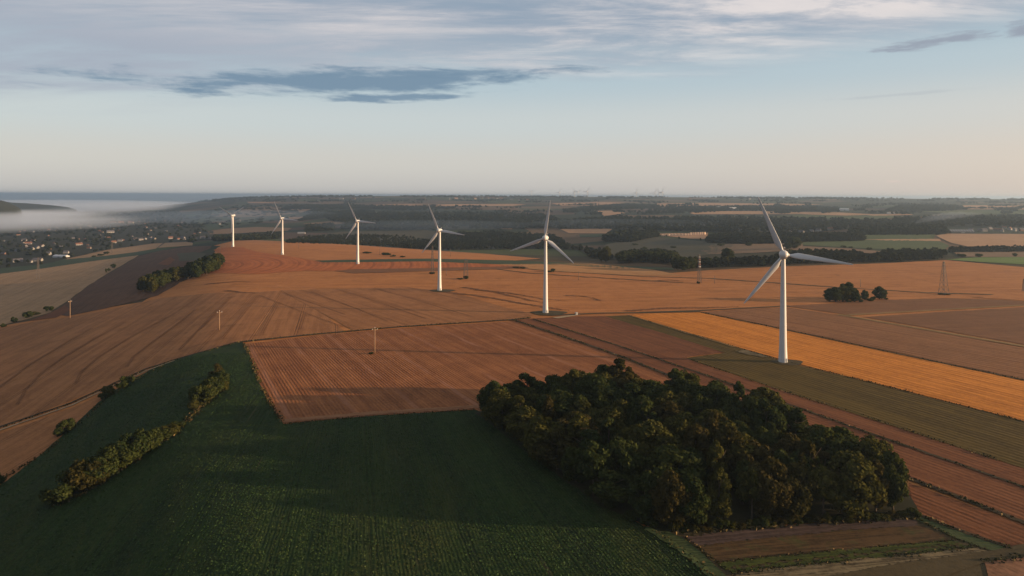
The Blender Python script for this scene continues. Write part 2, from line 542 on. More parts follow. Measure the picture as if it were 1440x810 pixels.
m_farTan = field_mat('distant_stubble', (.28, .155, .10), (.34, .20, .13), None, 0, None, 0.15, 0.3)
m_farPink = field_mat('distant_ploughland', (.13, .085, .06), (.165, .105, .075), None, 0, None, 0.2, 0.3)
m_verge = field_mat('rough_verge', (.040, .032, .016), (.062, .046, .022), None, 0, None, 0.5, 0.4)
m_drygrass = field_mat('dry_grass', (.15, .095, .045), (.20, .125, .062), None, 0, None, 0.3, 0.4)
m_streak = field_mat('dark_streak', (.085, .038, .020), (.16, .068, .032), None, 0, None, 0.8, 0.5)
m_wheel = field_mat('wheel_rut', (.118, .052, .026), (.165, .073, .037), None, 0, None, 0.4, 0.4)
m_head = field_mat('trodden_soil', (.16, .072, .042), (.20, .098, .058), None, 0, None, 0.5, 0.6)
m_ditch = field_mat('dark_bank', (.030, .022, .014), (.045, .032, .020), None, 0, None, 0.3, 0.4)  # plain dark brown for the ditch lines
m_track = field_mat('chalk_track', (.22, .16, .12), (.30, .23, .175), None, 0, None, 0.4, 0.5)
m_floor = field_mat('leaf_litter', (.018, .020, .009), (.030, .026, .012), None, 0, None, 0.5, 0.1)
m_lane = field_mat('mown_grass', (.034, .046, .018), (.046, .060, .022), 1.4, 0.12, None, 0.3, 0.35)
m_purple = field_mat('bare_dark_soil', (.046, .032, .034), (.064, .043, .044), 2.2, 0.10, None, 0.3, 0.6, 0.3, None, 0.6, fs=5.0)
m_litter = field_mat('weedy_soil', (.040, .025, .015), (.068, .040, .022), None, 0, None, 0.75, 1.0, 0.3, patchcol=(.04, .055, .016), fs=5.0)
m_beds = field_mat('leafy_row', (.020, .028, .007), (.046, .054, .011), None, 0, None, 0.5, 0.9, fs=5.0)
m_chalk = field_mat('chalky_soil', (.034, .026, .017), (.135, .105, .072), None, 0, None, 0.5, 0.7, patchcol=(.05, .05, .02), fs=5.0)
m_pink = field_mat('flowering_cover', (.12, .060, .04), (.19, .095, .065), None, 0, None, 0.5, 0.2, patchcol=(.07, .05, .025), fs=5.0)


def crop_extra(t, col, pos, row, along):
    rc_ = t.n('Attribute', attribute_name='rc').outputs['Vector']
    fl = t.smooth(t.noise(t.vscale(rc_, (0.085, 0.004, 1)), 1.0, 6, 0.62, 0.3), 0.42, 0.66)
    col = t.mix(t.math('MULTIPLY', fl, 0.8), col, (.006, .011, .006))
    f2 = t.smooth(t.noise(t.vscale(rc_, (0.05, 0.009, 1)), 1.0, 6, 0.65, 0.5), 0.5, 0.7)
    col = t.mix(t.math('MULTIPLY', f2, 0.6), col, (.034, .040, .012))
    cl = t.smooth(t.noise(pos, 0.42, 4, 0.7), 0.42, 0.62)
    col = t.mix(t.math('MULTIPLY', cl, 0.45), col, (.034, .042, .012))
    # yellowing leaves in patches that follow the rows, and a few bare wheelings
    yp = t.smooth(t.noise(t.vscale(pos, (0.035, 0.014, 1)), 1.0, 5, 0.6), 0.48, 0.68)
    sp = t.smooth(t.noise(pos, 1.6, 3, 0.7), 0.45, 0.7)
    col = t.mix(t.math('MULTIPLY', t.math('MULTIPLY', yp, sp), 0.75), col, (.064, .056, .013))
    br = t.smooth(t.noise(t.vscale(rc_, (0.33, 0.011, 1)), 1.0, 2, 0.5), 0.68, 0.73)
    return t.mix(t.math('MULTIPLY', br, 0.6), col, (.055, .035, .024))


m_crop = field_mat('green_crop', (.0105, .0235, .0068), (.0185, .036, .0082), 1.1, 0.5, (27, 0.5, 0.9), 0.45, 0.6, 0.42, crop_extra, 0.45)

# --- plateau base
field('stubble_field', [(-250, 700), (-250, 480), (0, 459), (95, 442), (200, 425), (235, 405), (290, 382), (305, 349), (330, 338), (430, 342), (503, 346), (618, 356), (720, 372), (840, 384), (945, 384), (1000, 380), (1100, 375), (1230, 371), (1330, 366), (1440, 376), (1700, 390), (1700, 900), (-250, 900)],
      m_tan, straight((850, 405), (1250, 398)), 0.06, 1.0)
# far orange-tan field beyond the ploughland and its green strip
field('stubble_field', [(300, 346), (330, 338.5), (360, 338), (430, 341), (503, 345), (560, 349), (618, 353), (680, 357), (760, 364), (720, 367), (600, 364), (450, 366.5), (420, 363), (360, 352), (327, 347.5)],
      m_tan, straight((360, 345), (700, 362)), 0.16)
field('pasture_strip', [(442, 367), (470, 366), (600, 364), (720, 366.5), (800, 370), (860, 374), (945, 377), (950, 380), (860, 378), (790, 372.5), (700, 372), (600, 368), (520, 369), (455, 369.5)], m_greenstrip, None, 0.26)
field('stubble_field', [(690, 372), (760, 371.5), (830, 371), (860, 374), (920, 380), (960, 388), (900, 388), (840, 385), (780, 382), (735, 378)], field_mat('bright_stubble', (.24, .115, .05), (.30, .155, .072), None, 0, None, 0.1, 0.2), straight((720, 376), (920, 386)), 0.26)
# orange ploughland on the brow
ac = g1(345, 395)


def arc_rows(x, y):
    # rows bend round the brow of the hill
    dx, dy = x - (ac[0] - 260), y - (ac[1] + 120)
    return np.hypot(dx, dy), np.arctan2(dy, dx) * 200


field('ploughed_field', [(292, 384), (308, 374), (318, 362), (300, 352), (310, 348.5), (340, 348), (360, 354), (392, 359), (420, 363), (455, 369.5), (520, 369), (600, 368), (700, 372.5), (730, 375), (690, 376.5), (560, 378), (478, 381.5), (430, 381), (360, 386)],
      m_orange, arc_rows, 0.3)
field('ploughed_field', [(470, 381.5), (500, 379), (600, 377.5), (735, 374.5), (745, 377.5), (640, 381), (560, 383), (500, 385)], m_dbrn, None, 0.36)
# big brown stubble of the left slope
row_left = straight((372, 457), (392, 426))
field('stubble_field', [(-250, 720), (-250, 545), (0, 462), (60, 451), (95, 447), (150, 437), (225, 420), (300, 412), (360, 411.5), (410, 408), (490, 470), (430, 473), (340, 481), (205, 520), (100, 563), (0, 603)],
      m_brn, fan(0.235, 0.0004, 450, -190), 0.18)
field('stubble_field', [(395, 408.5), (575, 404.5), (620, 410), (660, 418), (700, 430), (752, 443), (725, 451), (560, 461), (498, 466)],
      m_brn2, straight((405, 412), (530, 457)), 0.26)
# dark ploughland on the left shoulder and the valley fields below it
field('ploughed_field', [(95, 445), (75, 443), (100, 421), (125, 402), (150, 387), (172, 374), (196, 360), (225, 353), (262, 347), (298, 346), (296, 350), (280, 356), (285, 370), (250, 400), (222, 416), (150, 434)],
      m_dark, straight((110, 430), (200, 372)), 0.3)
field('bare_bank', [(40, 452), (70, 441), (92, 430), (98, 437), (80, 447)], m_red, None, 0.4)
field('bare_bank', [(222, 372), (238, 362), (246, 366), (236, 374)], m_red, None, 0.5)
field('rough_bank', [(248, 357), (272, 355), (290, 357), (284, 366), (252, 368)], m_heath, None, 0.5)
field('stubble_field', [(-250, 560), (-250, 425), (-100, 402), (0, 385.5), (60, 378), (120, 369), (165, 363), (196, 359), (172, 373), (150, 386), (125, 401), (100, 420), (70, 440), (40, 449), (0, 458)],
      m_beige, straight((0, 440), (150, 372)), 0.18)
field('pasture_strip', [(-250, 424), (-250, 392), (-60, 382), (0, 377), (40, 374), (78, 369), (76, 366), (105, 364), (150, 360), (190, 355), (225, 351.5), (262, 346), (225, 353), (196, 359), (120, 369), (60, 378), (0, 385.5)], m_greenstrip, None, 0.4)
field('stubble_field', [(75, 366), (105, 360), (140, 353), (175, 346.5), (205, 343.5), (230, 342), (219, 350), (190, 355), (150, 360), (105, 364.5)], m_beige, None, 0.4)
field('stubble_field', [(222, 349), (232, 342), (262, 340.5), (272, 342), (271, 345.5), (250, 347)], m_beige, None, 0.5)
# land between the path and the green crop
field('stubble_field', [(-250, 830), (-250, 715), (0, 611), (100, 575), (205, 528), (232, 514), (190, 536), (150, 562), (100, 606), (60, 641), (15, 676)], m_brn2, straight((10, 640), (120, 575)), 0.24)
# the foreground crop
field('green_crop_field', [(-60, 725), (15, 673), (60, 638), (100, 602), (150, 557), (190, 532), (225, 514), (280, 496), (322, 484.5), (342, 481.5), (352, 500), (361, 530), (379, 570), (399, 597), (450, 592), (520, 586), (600, 581), (668, 577), (700, 590), (765, 650), (850, 712), (918, 748), (950, 770), (1000, 812), (1100, 905), (500, 920), (-260, 920), (-260, 850)],
      m_crop, fan(0.287, 0.00136, 200), 0.3, 1.0, 0.5)
# the crop itself: leafy plants standing in rows, with gaps and thin patches
CROP_PX = [(-60, 727), (15, 675), (60, 640), (100, 604), (150, 559), (190, 534), (225, 516), (280, 498), (322, 486), (340, 484), (350, 500), (359, 530), (377, 570), (397, 599), (450, 594), (520, 588), (600, 583), (668, 579), (698, 592), (763, 652), (850, 714), (916, 750), (950, 773), (1000, 815), (1060, 880), (500, 880), (-160, 880)]
# ridged soil in the middle
field('ridged_field', [(350, 484), (430, 474), (560, 462), (725, 452), (800, 477), (870, 502), (942, 530), (1060, 580), (1180, 640), (1285, 690), (1290, 728), (1150, 735), (940, 742), (850, 708), (765, 648), (696, 590), (672, 578), (600, 581), (520, 586), (450, 592), (399, 597), (378, 570), (360, 530)],
      m_rows, fan(0.53, 0.0002, 330), 0.2)
# strips to the right of it
rB = straight((745, 449), (1220, 610))
field('crop_strip', [(727, 451), (745, 448.5), (870, 487), (995, 529), (1080, 560), (1220, 610), (1440, 687), (1700, 780), (1700, 850), (1440, 738), (1280, 676), (1180, 638), (1060, 579), (942, 529), (870, 501)], m_red, rB, 0.3)
field('crop_strip', [(747, 448.5), (800, 446), (850, 445), (935, 470), (1022, 496), (965, 503), (972, 508), (1085, 546), (1440, 661), (1700, 745), (1700, 780), (1440, 686), (1220, 609), (1080, 559), (995, 528), (870, 486)], m_red, rB, 0.3)
field('crop_strip', [(1278, 680), (1440, 740), (1700, 840), (1700, 900), (1560, 830), (1422, 774), (1380, 760), (1320, 738), (1286, 722)], m_red, rB, 0.3)
field('young_crop_field', [(850, 445.5), (884, 444), (960, 467), (1035, 489), (1105, 510), (1200, 533), (1440, 594), (1700, 660), (1700, 745), (1440, 660), (1085, 545), (972, 507), (965, 504), (1020, 497), (935, 470)], m_olive, straight((880, 447), (1440, 600)), 0.34)
field('golden_stubble_field', [(885, 443.5), (930, 441), (985, 440), (1080, 459.5), (1250, 496), (1440, 536), (1700, 592), (1700, 658), (1440, 593), (1200, 532), (1105, 508), (1035, 488), (960, 466)], m_gold, straight((935, 442), (1440, 565)), 0.38)
field('worked_field', [(990, 439.5), (1060, 434), (1110, 433), (1180, 443.5), (1300, 465), (1440, 490), (1700, 535), (1700, 588), (1440, 534), (1250, 494), (1085, 459)], m_mid, straight((1000, 440), (1440, 520)), 0.3)
field('ploughed_field', [(1105, 431), (1170, 427), (1245, 422.5), (1330, 420), (1390, 421.5), (1440, 424), (1700, 432), (1700, 440), (1440, 429), (1340, 435), (1195, 443.5)], m_dbrn, straight((1120, 432), (1440, 424)), 0.34)
field('ploughed_field', [(1215, 446.5), (1330, 439), (1440, 432.5), (1700, 445), (1700, 530), (1440, 485), (1330, 466)], m_dbrn, straight((1230, 447), (1440, 440)), 0.34)
field('stubble_field', [(1370, 418.5), (1410, 413), (1440, 411), (1700, 405), (1700, 428), (1440, 423), (1390, 420.5)], m_tan, None, 0.4)
# linear marks on the land
strip('grass_verge', [(1192, 444), (1340, 435.5), (1440, 430), (1650, 424)], 4.5, m_drygrass, 0.5)
strip('grass_verge', [(1178, 443), (1300, 464), (1440, 488), (1650, 523)], 5.5, m_drygrass, 0.5)
strip('farm_track', [(-200, 690), (0, 606), (100, 571), (205, 522.5), (245, 508)], 2.2, m_track, 0.4, w2=1.2)
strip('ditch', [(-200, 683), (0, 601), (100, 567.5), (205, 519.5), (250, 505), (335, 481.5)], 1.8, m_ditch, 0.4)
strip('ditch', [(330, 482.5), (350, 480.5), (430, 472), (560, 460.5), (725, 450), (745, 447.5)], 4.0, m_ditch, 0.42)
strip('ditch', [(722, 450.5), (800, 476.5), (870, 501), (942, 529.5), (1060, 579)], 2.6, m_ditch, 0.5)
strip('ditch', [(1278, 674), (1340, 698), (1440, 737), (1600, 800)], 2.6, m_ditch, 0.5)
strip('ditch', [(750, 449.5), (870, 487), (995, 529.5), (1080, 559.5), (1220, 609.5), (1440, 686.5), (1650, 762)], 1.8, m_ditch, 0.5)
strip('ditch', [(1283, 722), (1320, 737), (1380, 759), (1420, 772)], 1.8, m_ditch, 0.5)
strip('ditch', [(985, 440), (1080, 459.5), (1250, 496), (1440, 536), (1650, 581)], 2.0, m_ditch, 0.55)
strip('grass_verge', [(887, 445), (960, 467.5), (1035, 489.5)], 2.0, m_drygrass, 0.6)
strip('headland_strip', [(399, 593.5), (450, 588.5), (520, 582.5), (600, 577.5), (672, 573)], 5.0, m_head, 0.38, jit=0.6)
strip('farm_track', [(775, 444.5), (815, 442.5), (850, 441), (900, 440.5), (985, 439)], 4.0, m_verge, 0.5)
strip('farm_track', [(900, 440.2), (985, 437.5), (1060, 433.5), (1110, 431)], 4.0, m_verge, 0.5)
strip('field_margin', [(735, 378), (780, 382), (820, 384), (900, 389), (1000, 392), (1100, 399), (1200, 406), (1300, 412), (1440, 416)], 5.0, m_verge, 0.34, jit=1.2)
strip('field_margin', [(690, 378), (740, 384), (840, 391), (960, 398)], 5.0, m_verge, 0.34, jit=1.5)
for ln, dx_ in (([(312, 477), (340, 444), (364, 415)], 2.6), ([(368, 470), (380, 447), (391.5, 426)], 3.0), ([(421, 464), (425, 452), (428.5, 440)], 3.0), ([(281, 464), (303, 441), (324, 418)], 2.4),
                ([(366, 416), (420, 437), (482, 460)], 0), ([(400, 413), (440, 427), (486, 443)], 0), ([(438, 411), (490, 430), (545, 452)], 0), ([(480, 409), (540, 428), (600, 449)], 0), ([(530, 407), (600, 427), (668, 447)], 0),
                ([(24, 570), (36, 549), (60, 524), (90, 503), (130, 479), (175, 454)], 2.6), ([(106, 540), (114, 524), (140, 502), (185, 474), (235, 447)], 2.4), ([(178, 517), (188, 502), (215, 481), (250, 456), (275, 436)], 2.2), ([(252, 493), (270, 474), (290, 453), (305, 436)], 2.2), ([(0, 545), (40, 515), (90, 484), (130, 462)], 2.4)):
    for sg in ((-.5, .5) if dx_ else (0,)):
        strip('wheel_track', [(a_ + sg * dx_, b_) for a_, b_ in ln], 0.55 if dx_ else 0.8, m_wheel, 0.42, jit=0.14)
for ln, wd_ in (([(624, 411), (660, 415), (700, 421), (745, 429), (800, 437.5)], 7), ([(650, 404.5), (690, 410), (730, 419), (770, 428)], 6), ([(675, 408), (720, 413), (765, 421), (800, 424)], 4),
                ([(795, 416), (820, 417), (848, 423)], 5), ([(880, 438), (930, 434), (985, 433.5), (1040, 432)], 6), ([(290, 400), (330, 396.5), (352, 397)], 6), ([(318, 409), (340, 411.5), (365, 413)], 5), ([(925, 395), (945, 394), (962, 396)], 6)):
    strip('dark_streak', ln, wd_, m_streak, 0.4, jit=1.6, pstep=3, w2=wd_ * .3)  # darker tapering streaks drawn across the stubble
strip('chalk_edge', [(330, 338.6), (430, 341.8), (503, 345.6), (560, 349.3), (618, 353.3), (690, 358)], 9.0, m_beige, 0.9)
field('chalk_patch', [(1034, 495), (1047, 493.5), (1060, 496), (1072, 500), (1084, 504), (1070, 503), (1052, 500)], m_chalk, None, 0.55, 0.5, 1.6, 3)
field('gravel_pad', [(778, 447.5), (790, 445.5), (818, 443.5), (806, 445.5), (785, 449)], m_track, None, 0.6, 0.5)
for (a, b, w_) in ((767, 441, 15), (618, 409.5, 13), (1101, 510.5, 9)):
    c = g1(a, b)
    W = [(c[0] + 3 + w_ * (1 + 0.15 * math.sin(3 * q)) * math.cos(q), c[1] + 0.8 * w_ * math.sin(q)) for q in np.linspace(0, 2 * math.pi, 28, endpoint=False)]
    sheet('grass_pad', np.array(W), m_verge, lambda x, y: (x, y), 0.52, 0.5)
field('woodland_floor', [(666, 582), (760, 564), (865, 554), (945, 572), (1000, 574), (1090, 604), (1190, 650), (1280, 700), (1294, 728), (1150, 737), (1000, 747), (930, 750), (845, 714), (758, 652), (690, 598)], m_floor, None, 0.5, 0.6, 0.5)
# garden strips in the near right corner
field('rough_verge', [(930, 749), (1010, 748), (1150, 737), (1285, 725), (1340, 742), (1430, 774), (1500, 768), (1500, 830), (1300, 905), (1090, 905), (1000, 815)], m_verge, None, 0.33, 0.6, 0.3)
field('grass_lane', [(905, 742), (938, 748), (962, 760), (985, 778), (1012, 803), (1110, 900), (1060, 905), (1000, 815), (950, 770)], m_lane, None, 0.45, 0.6, 0.25)
strip('grass_verge', [(912, 745), (950, 771), (975, 790), (1003, 815), (1080, 890)], 2.2, m_pasture, 0.62)
field('grass_lane', [(1275, 727), (1290, 724), (1330, 741), (1380, 761), (1425, 776), (1400, 778), (1370, 769), (1340, 757)], m_lane, None, 0.45, 0.6, 0.25)
rg = straight((970, 760), (1280, 735))
field('soil_strip', [(962, 757), (1050, 747), (1150, 738), (1278, 728.5), (1290, 737), (1290, 741), (1200, 747), (1090, 757), (980, 769)], m_purple, rg, 0.45, 0.6, 1.9, 3)
field('weedy_strip', [(980, 769), (1090, 757), (1200, 747), (1290, 740), (1345, 761), (1250, 770), (1120, 782), (1012, 795)], m_litter, rg, 0.4, 0.6, 1.9, 3)
field('vegetable_row', [(1012, 794), (1120, 782.5), (1250, 770.5), (1340, 763), (1352, 767), (1250, 777), (1120, 790), (1020, 802)], m_beds, rg, 0.55, 0.6, 1.9, 3)
field('vegetable_row', [(1026, 804), (1120, 793), (1250, 780), (1362, 768.5), (1368, 771), (1250, 784), (1120, 797.5), (1030, 807)], m_beds, rg, 0.55, 0.6, 1.9, 3)
field('chalky_strip', [(1032, 808), (1120, 797.5), (1250, 784), (1368, 772), (1392, 777), (1250, 797), (1120, 822), (1070, 860)], m_chalk, rg, 0.45, 0.6, 1.9, 3)
field('rough_verge', [(1070, 862), (1120, 822), (1250, 797), (1392, 777), (1440, 768), (1560, 760), (1560, 800), (1440, 786), (1385, 793), (1200, 860), (1100, 905)], m_verge, None, 0.5, 0.6, 0.4)
field('crop_strip', [(1385, 793), (1440, 786), (1600, 776), (1700, 900), (1350, 900), (1395, 830)], m_pink, rB, 0.5, 0.7, 0.3)

# --- country beyond the plateau
FAR = [
    ('stubble_field', [(785, 321.5), (862, 321.5), (852, 328.5), (800, 328)], m_farTan),
    ('stubble_field', [(545, 319), (640, 319), (720, 321), (720, 322.5), (640, 321), (545, 320.5)], m_farTan),
    ('pasture', [(815, 330), (850, 329), (848, 333.5), (815, 334)], m_greenstrip),
    ('hill_pasture', [(842, 355), (850, 345), (885, 336), (925, 333.5), (1000, 341), (1040, 344), (1005, 357), (950, 366), (880, 366)], m_heath),
    ('ploughed_field', [(1000, 344), (1040, 343), (1100, 341), (1130, 343), (1128, 352), (1060, 356), (1000, 358), (985, 354)], m_farPink),
    ('stubble_field', [(920, 329), (995, 327.5), (994, 336.5), (970, 336), (935, 332)], m_farTan),
    ('pasture', [(1110, 342), (1170, 338.5), (1215, 337), (1320, 339.5), (1335, 346), (1325, 354), (1270, 352), (1200, 349), (1130, 345)], m_pasture),
    ('pasture', [(1212, 337), (1214, 330), (1260, 329), (1316, 329), (1314, 337), (1280, 337)], m_pasture),
    ('stubble_field', [(1214, 337), (1280, 336.5), (1322, 336.5), (1324, 339.5), (1240, 339)], m_farTan),
    ('ploughed_field', [(1115, 346), (1200, 350), (1240, 354), (1230, 357), (1180, 355), (1120, 352)], m_farPink),
    ('stubble_field', [(1316, 332), (1330, 329), (1440, 329.5), (1650, 331), (1650, 349), (1440, 347.5), (1360, 347), (1338, 342)], m_farTan),
    ('ploughed_field', [(1340, 355), (1440, 353.5), (1650, 352), (1650, 363), (1440, 362), (1350, 362)], m_farPink),
    ('bright_pasture', [(1330, 365.5), (1370, 362.5), (1440, 362), (1650, 361), (1650, 376), (1440, 372.5), (1380, 369)], m_bright),
    ('stubble_field', [(1115, 300.5), (1180, 299), (1235, 302), (1190, 303.5), (1140, 302)], m_farTan),
    ('pasture', [(1110, 302), (1190, 304), (1250, 303), (1280, 306), (1200, 309), (1120, 306)], m_pasture),
    ('stubble_field', [(1212, 302), (1275, 300.5), (1285, 302.5), (1230, 304)], m_farTan),
    ('pasture', [(1290, 297), (1440, 295), (1650, 294), (1650, 303), (1440, 302), (1340, 300.5)], m_pasture),
    ('stubble_field', [(1318, 289.5), (1440, 288.5), (1650, 288), (1650, 295), (1440, 295), (1330, 294.5)], m_farTan),
    ('stubble_field', [(968, 299), (1030, 296.5), (1100, 298), (1180, 299), (1120, 301), (1030, 301.5), (975, 301.5)], m_farTan),
    ('stubble_field', [(775, 286), (850, 284.5), (880, 285.5), (850, 289), (790, 289.5)], m_farTan),
    ('stubble_field', [(922, 286.5), (990, 285.5), (1100, 286.5), (1160, 287.5), (1100, 290), (990, 290), (930, 291)], m_farTan),
    ('stubble_field', [(840, 297), (870, 296.5), (880, 300), (850, 304)], m_farTan),
    ('stubble_field', [(515, 288.5), (560, 287.5), (600, 288), (560, 290.5), (518, 291)], m_farTan),
    ('stubble_field', [(610, 288), (640, 287), (720, 287), (740, 288), (720, 290), (640, 290), (612, 290.5)], m_farTan),
    ('ploughed_field', [(350, 293), (392, 291.5), (440, 293.5), (425, 299), (385, 304), (340, 306), (300, 305), (320, 300)], m_farPink),
    ('stubble_field', [(405, 305.5), (470, 303.5), (474, 306), (440, 308), (408, 308.5)], m_farTan),
    ('stubble_field', [(425, 315), (480, 309.5), (490, 311), (478, 315.5), (440, 317)], m_farPink),
    ('stubble_field', [(270, 328), (320, 322), (360, 319.5), (410, 321), (405, 325), (340, 328), (290, 330)], m_farPink),
    ('pasture', [(265, 322), (310, 314), (360, 307), (390, 306), (370, 312), (330, 319), (285, 326)], m_greenstrip),
    ('stubble_field', [(345, 283), (390, 282), (400, 284), (370, 286), (350, 286)], m_farTan),
    ('rough_hillside', [(400, 338), (480, 326), (600, 324), (640, 330), (600, 346), (500, 343), (430, 340)], m_heath),
]
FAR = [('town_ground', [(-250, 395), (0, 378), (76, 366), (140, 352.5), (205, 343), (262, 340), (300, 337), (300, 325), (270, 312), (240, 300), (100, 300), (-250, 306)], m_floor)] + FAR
for nme, poly, mm in FAR:
    field(nme, poly, mm, None, 0.5, 1.0, 0.6, 6)

# ------------------------------------------------------------------ trees
def leaf_mat(name, a, b, c):
    t = NT(name)
    oi = t.n('ObjectInfo').outputs['Random']
    ri = t.n('NewGeometry').outputs['Random Per Island']
    col = t.mix(oi, a, b)
    col = t.mix(t.math('MULTIPLY', t.smooth(ri, 0.55, 1.0), 0.7), col, c)
    col = t.mix(t.math('MULTIPLY', t.smooth(ri, 0.45, 0.0), 0.4), col, tuple(q * 0.6 for q in a))
    d = t.n('BsdfDiffuse'); t.val(d.inputs[0], col)
    tr = t.n('BsdfTranslucent'); t.val(tr.inputs[0], t.mix(0.5, col, (.06, .06, .01)))
    mx = t.n('MixShader'); mx.inputs[0].default_value = 0.22
    t.L(d.outputs[0], mx.inputs[1]); t.L(tr.outputs[0], mx.inputs[2]); t.L(mx.outputs[0], t.out.inputs['Surface'])
    return t.mat


LEAF = {
    'dark green': leaf_mat('dark_leaves', (0.021, 0.032, 0.011), (0.037, 0.046, 0.013), (0.056, 0.061, 0.018)),
    'olive green': leaf_mat('olive_leaves', (0.037, 0.040, 0.011), (0.052, 0.051, 0.013), (0.085, 0.076, 0.020)),
    'russet tinged': leaf_mat('russet_leaves', (0.034, 0.029, 0.010), (0.046, 0.037, 0.012), (.064, .050, .016)),
    'golden': leaf_mat('golden_leaves', (.026, .026, .009), (.032, .029, .010), (.058, .046, .013)),  # yellowish leaves; on the hedge bushes the colour also holds the sunlit tops
}
t = NT('far_leaves')
_ri = t.n('NewGeometry').outputs['Random Per Island']
_ps = t.n('TexCoord').outputs['Object']
_c = t.mix(t.smooth(t.noise(_ps, 0.012, 4), 0.35, 0.7), (.010, .017, .009), (.019, .022, .011))
_c = t.mix(t.math('MULTIPLY', _ri, 0.45), _c, (.030, .032, .016))
t.principled(_c, 1.0, 0.0)
M_far = t.mat
M_bark = plain('bark', (.075, .058, .042), 0.95, 0.1, 0.35, 2.0)
M_palebark = plain('pale_bark', (.22, .17, .12), 0.9, 0.1, 0.3, 2.0)


def rot_quads(C, N, S, aspect=0.75, g=rng):
    """one leaf-clump quad per centre C with normal N and size S"""
    n = len(C)
    a = g.normal(size=(n, 3)); a -= N * (a * N).sum(1)[:, None]; a /= np.linalg.norm(a, axis=1)[:, None] + 1e-9
    b = np.cross(N, a)
    S = S[:, None]
    sk = g.uniform(-0.25, 0.25, (n, 1))
    V = np.stack([C - a * S - b * S * aspect, C + a * S * (0.8 + sk) - b * S * aspect * 0.8, C + a * S + b * S * aspect, C - a * S * (0.8 - sk) + b * S * aspect * 0.9], 1)
    V += (N * S)[:, None, :] * g.uniform(-0.35, 0.35, (n, 4, 1))
    return V.reshape(-1, 3), np.arange(n * 4).reshape(-1, 4)


def crown(H, W, base, nblob, nleaf, leaf, seed, core=True, pointy=0.0, lob=(0.26, 0.46)):
    """leaf clumps spread over lobes of an uneven crown; returns verts, quads"""
    g = np.random.default_rng(seed)
    ch = H * (1 - base)
    B = []; Rb = []
    for k in range(nblob):
        while True:
            p = g.uniform(-1, 1, 3)
            if 0.12 < (p ** 2).sum() < 1: break
        p = p / np.linalg.norm(p) * np.linalg.norm(p) ** 0.45
        zz = p[2]
        w = W * (1 - pointy * max(0, zz) * 0.6)
        B.append((p[0] * w * 0.68, p[1] * w * 0.68, H * base + ch * (0.5 + 0.36 * zz)))
        Rb.append(g.uniform(lob[0], lob[1]) * W * (1 - 0.25 * max(0, zz)))
    B = np.array(B); Rb = np.array(Rb)
    wgt = Rb ** 2; pick = g.choice(nblob, nleaf * 2, p=wgt / wgt.sum())
    d = g.normal(size=(nleaf * 2, 3)); d[:, 2] += 0.25; d /= np.linalg.norm(d, axis=1)[:, None]
    rad = Rb[pick] * g.uniform(0.62, 1.24, len(pick))
    C = B[pick] + d * rad[:, None] * np.array([1, 1, 0.9])
    # drop those deep inside other lobes
    q = np.linalg.norm(C[:, None] - B[None], axis=2) / Rb[None]
    ok = q.min(1) > 0.62
    C = C[ok][:nleaf]; d = d[ok][:nleaf]
    C = np.maximum(C, [-99, -99, H * base * 0.55])
    N = d + g.normal(0, 0.55, d.shape); N /= np.linalg.norm(N, axis=1)[:, None]
    V, Q = rot_quads(C, N, leaf * g.uniform(0.6, 1.25, len(C)), g=g)
    if core:  # inner spheres added in the lobes to keep light from leaking through
        vs = [V]; qs = [Q]; off = len(V)
        for c, r in zip(B, Rb):
            m, n2 = 6, 8
            pts = []
            for i in range(1, m):
                for j in range(n2):
                    th = math.pi * i / m; ph = 2 * math.pi * j / n2
                    pts.append(c + 0.66 * r * np.array([math.sin(th) * math.cos(ph), math.sin(th) * math.sin(ph), 0.9 * math.cos(th)]))
            fs = [(i * n2 + j, i * n2 + (j + 1) % n2, (i + 1) * n2 + (j + 1) % n2, (i + 1) * n2 + j) for i in range(m - 2) for j in range(n2)]
            vs.append(np.array(pts)); qs.append(np.array(fs) + off); off += len(pts)
        V = np.vstack(vs); Q = np.vstack(qs)
    return V, Q


def trunk_mb(H, base, seed, r=0.28):
    g = np.random.default_rng(seed)
    mb = MB()
    top = H * 0.72
    ben = g.normal(0, 0.25, (6, 2)).cumsum(0)
    pts = [(ben[k][0] * 0.5, ben[k][1] * 0.5, top * k / 5 - (0.4 if k == 0 else 0)) for k in range(6)]
    mb.tube(pts, [r * (1.35 if k == 0 else 1) * (1 - 0.15 * k) for k in range(6)], 7)
    for q in range(6):
        k = g.integers(2, 5); a = g.uniform(0, 6.28); l = H * g.uniform(0.16, 0.28)
        p = np.array(pts[k])
        e = p + np.array([math.cos(a) * l * 0.8, math.sin(a) * l * 0.8, l * 0.75])
        m = (p + e) / 2 + np.array([0, 0, -l * 0.08])
        mb.tube([p, m, e], [r * 0.5, r * 0.33, r * 0.12], 5)
    return mb


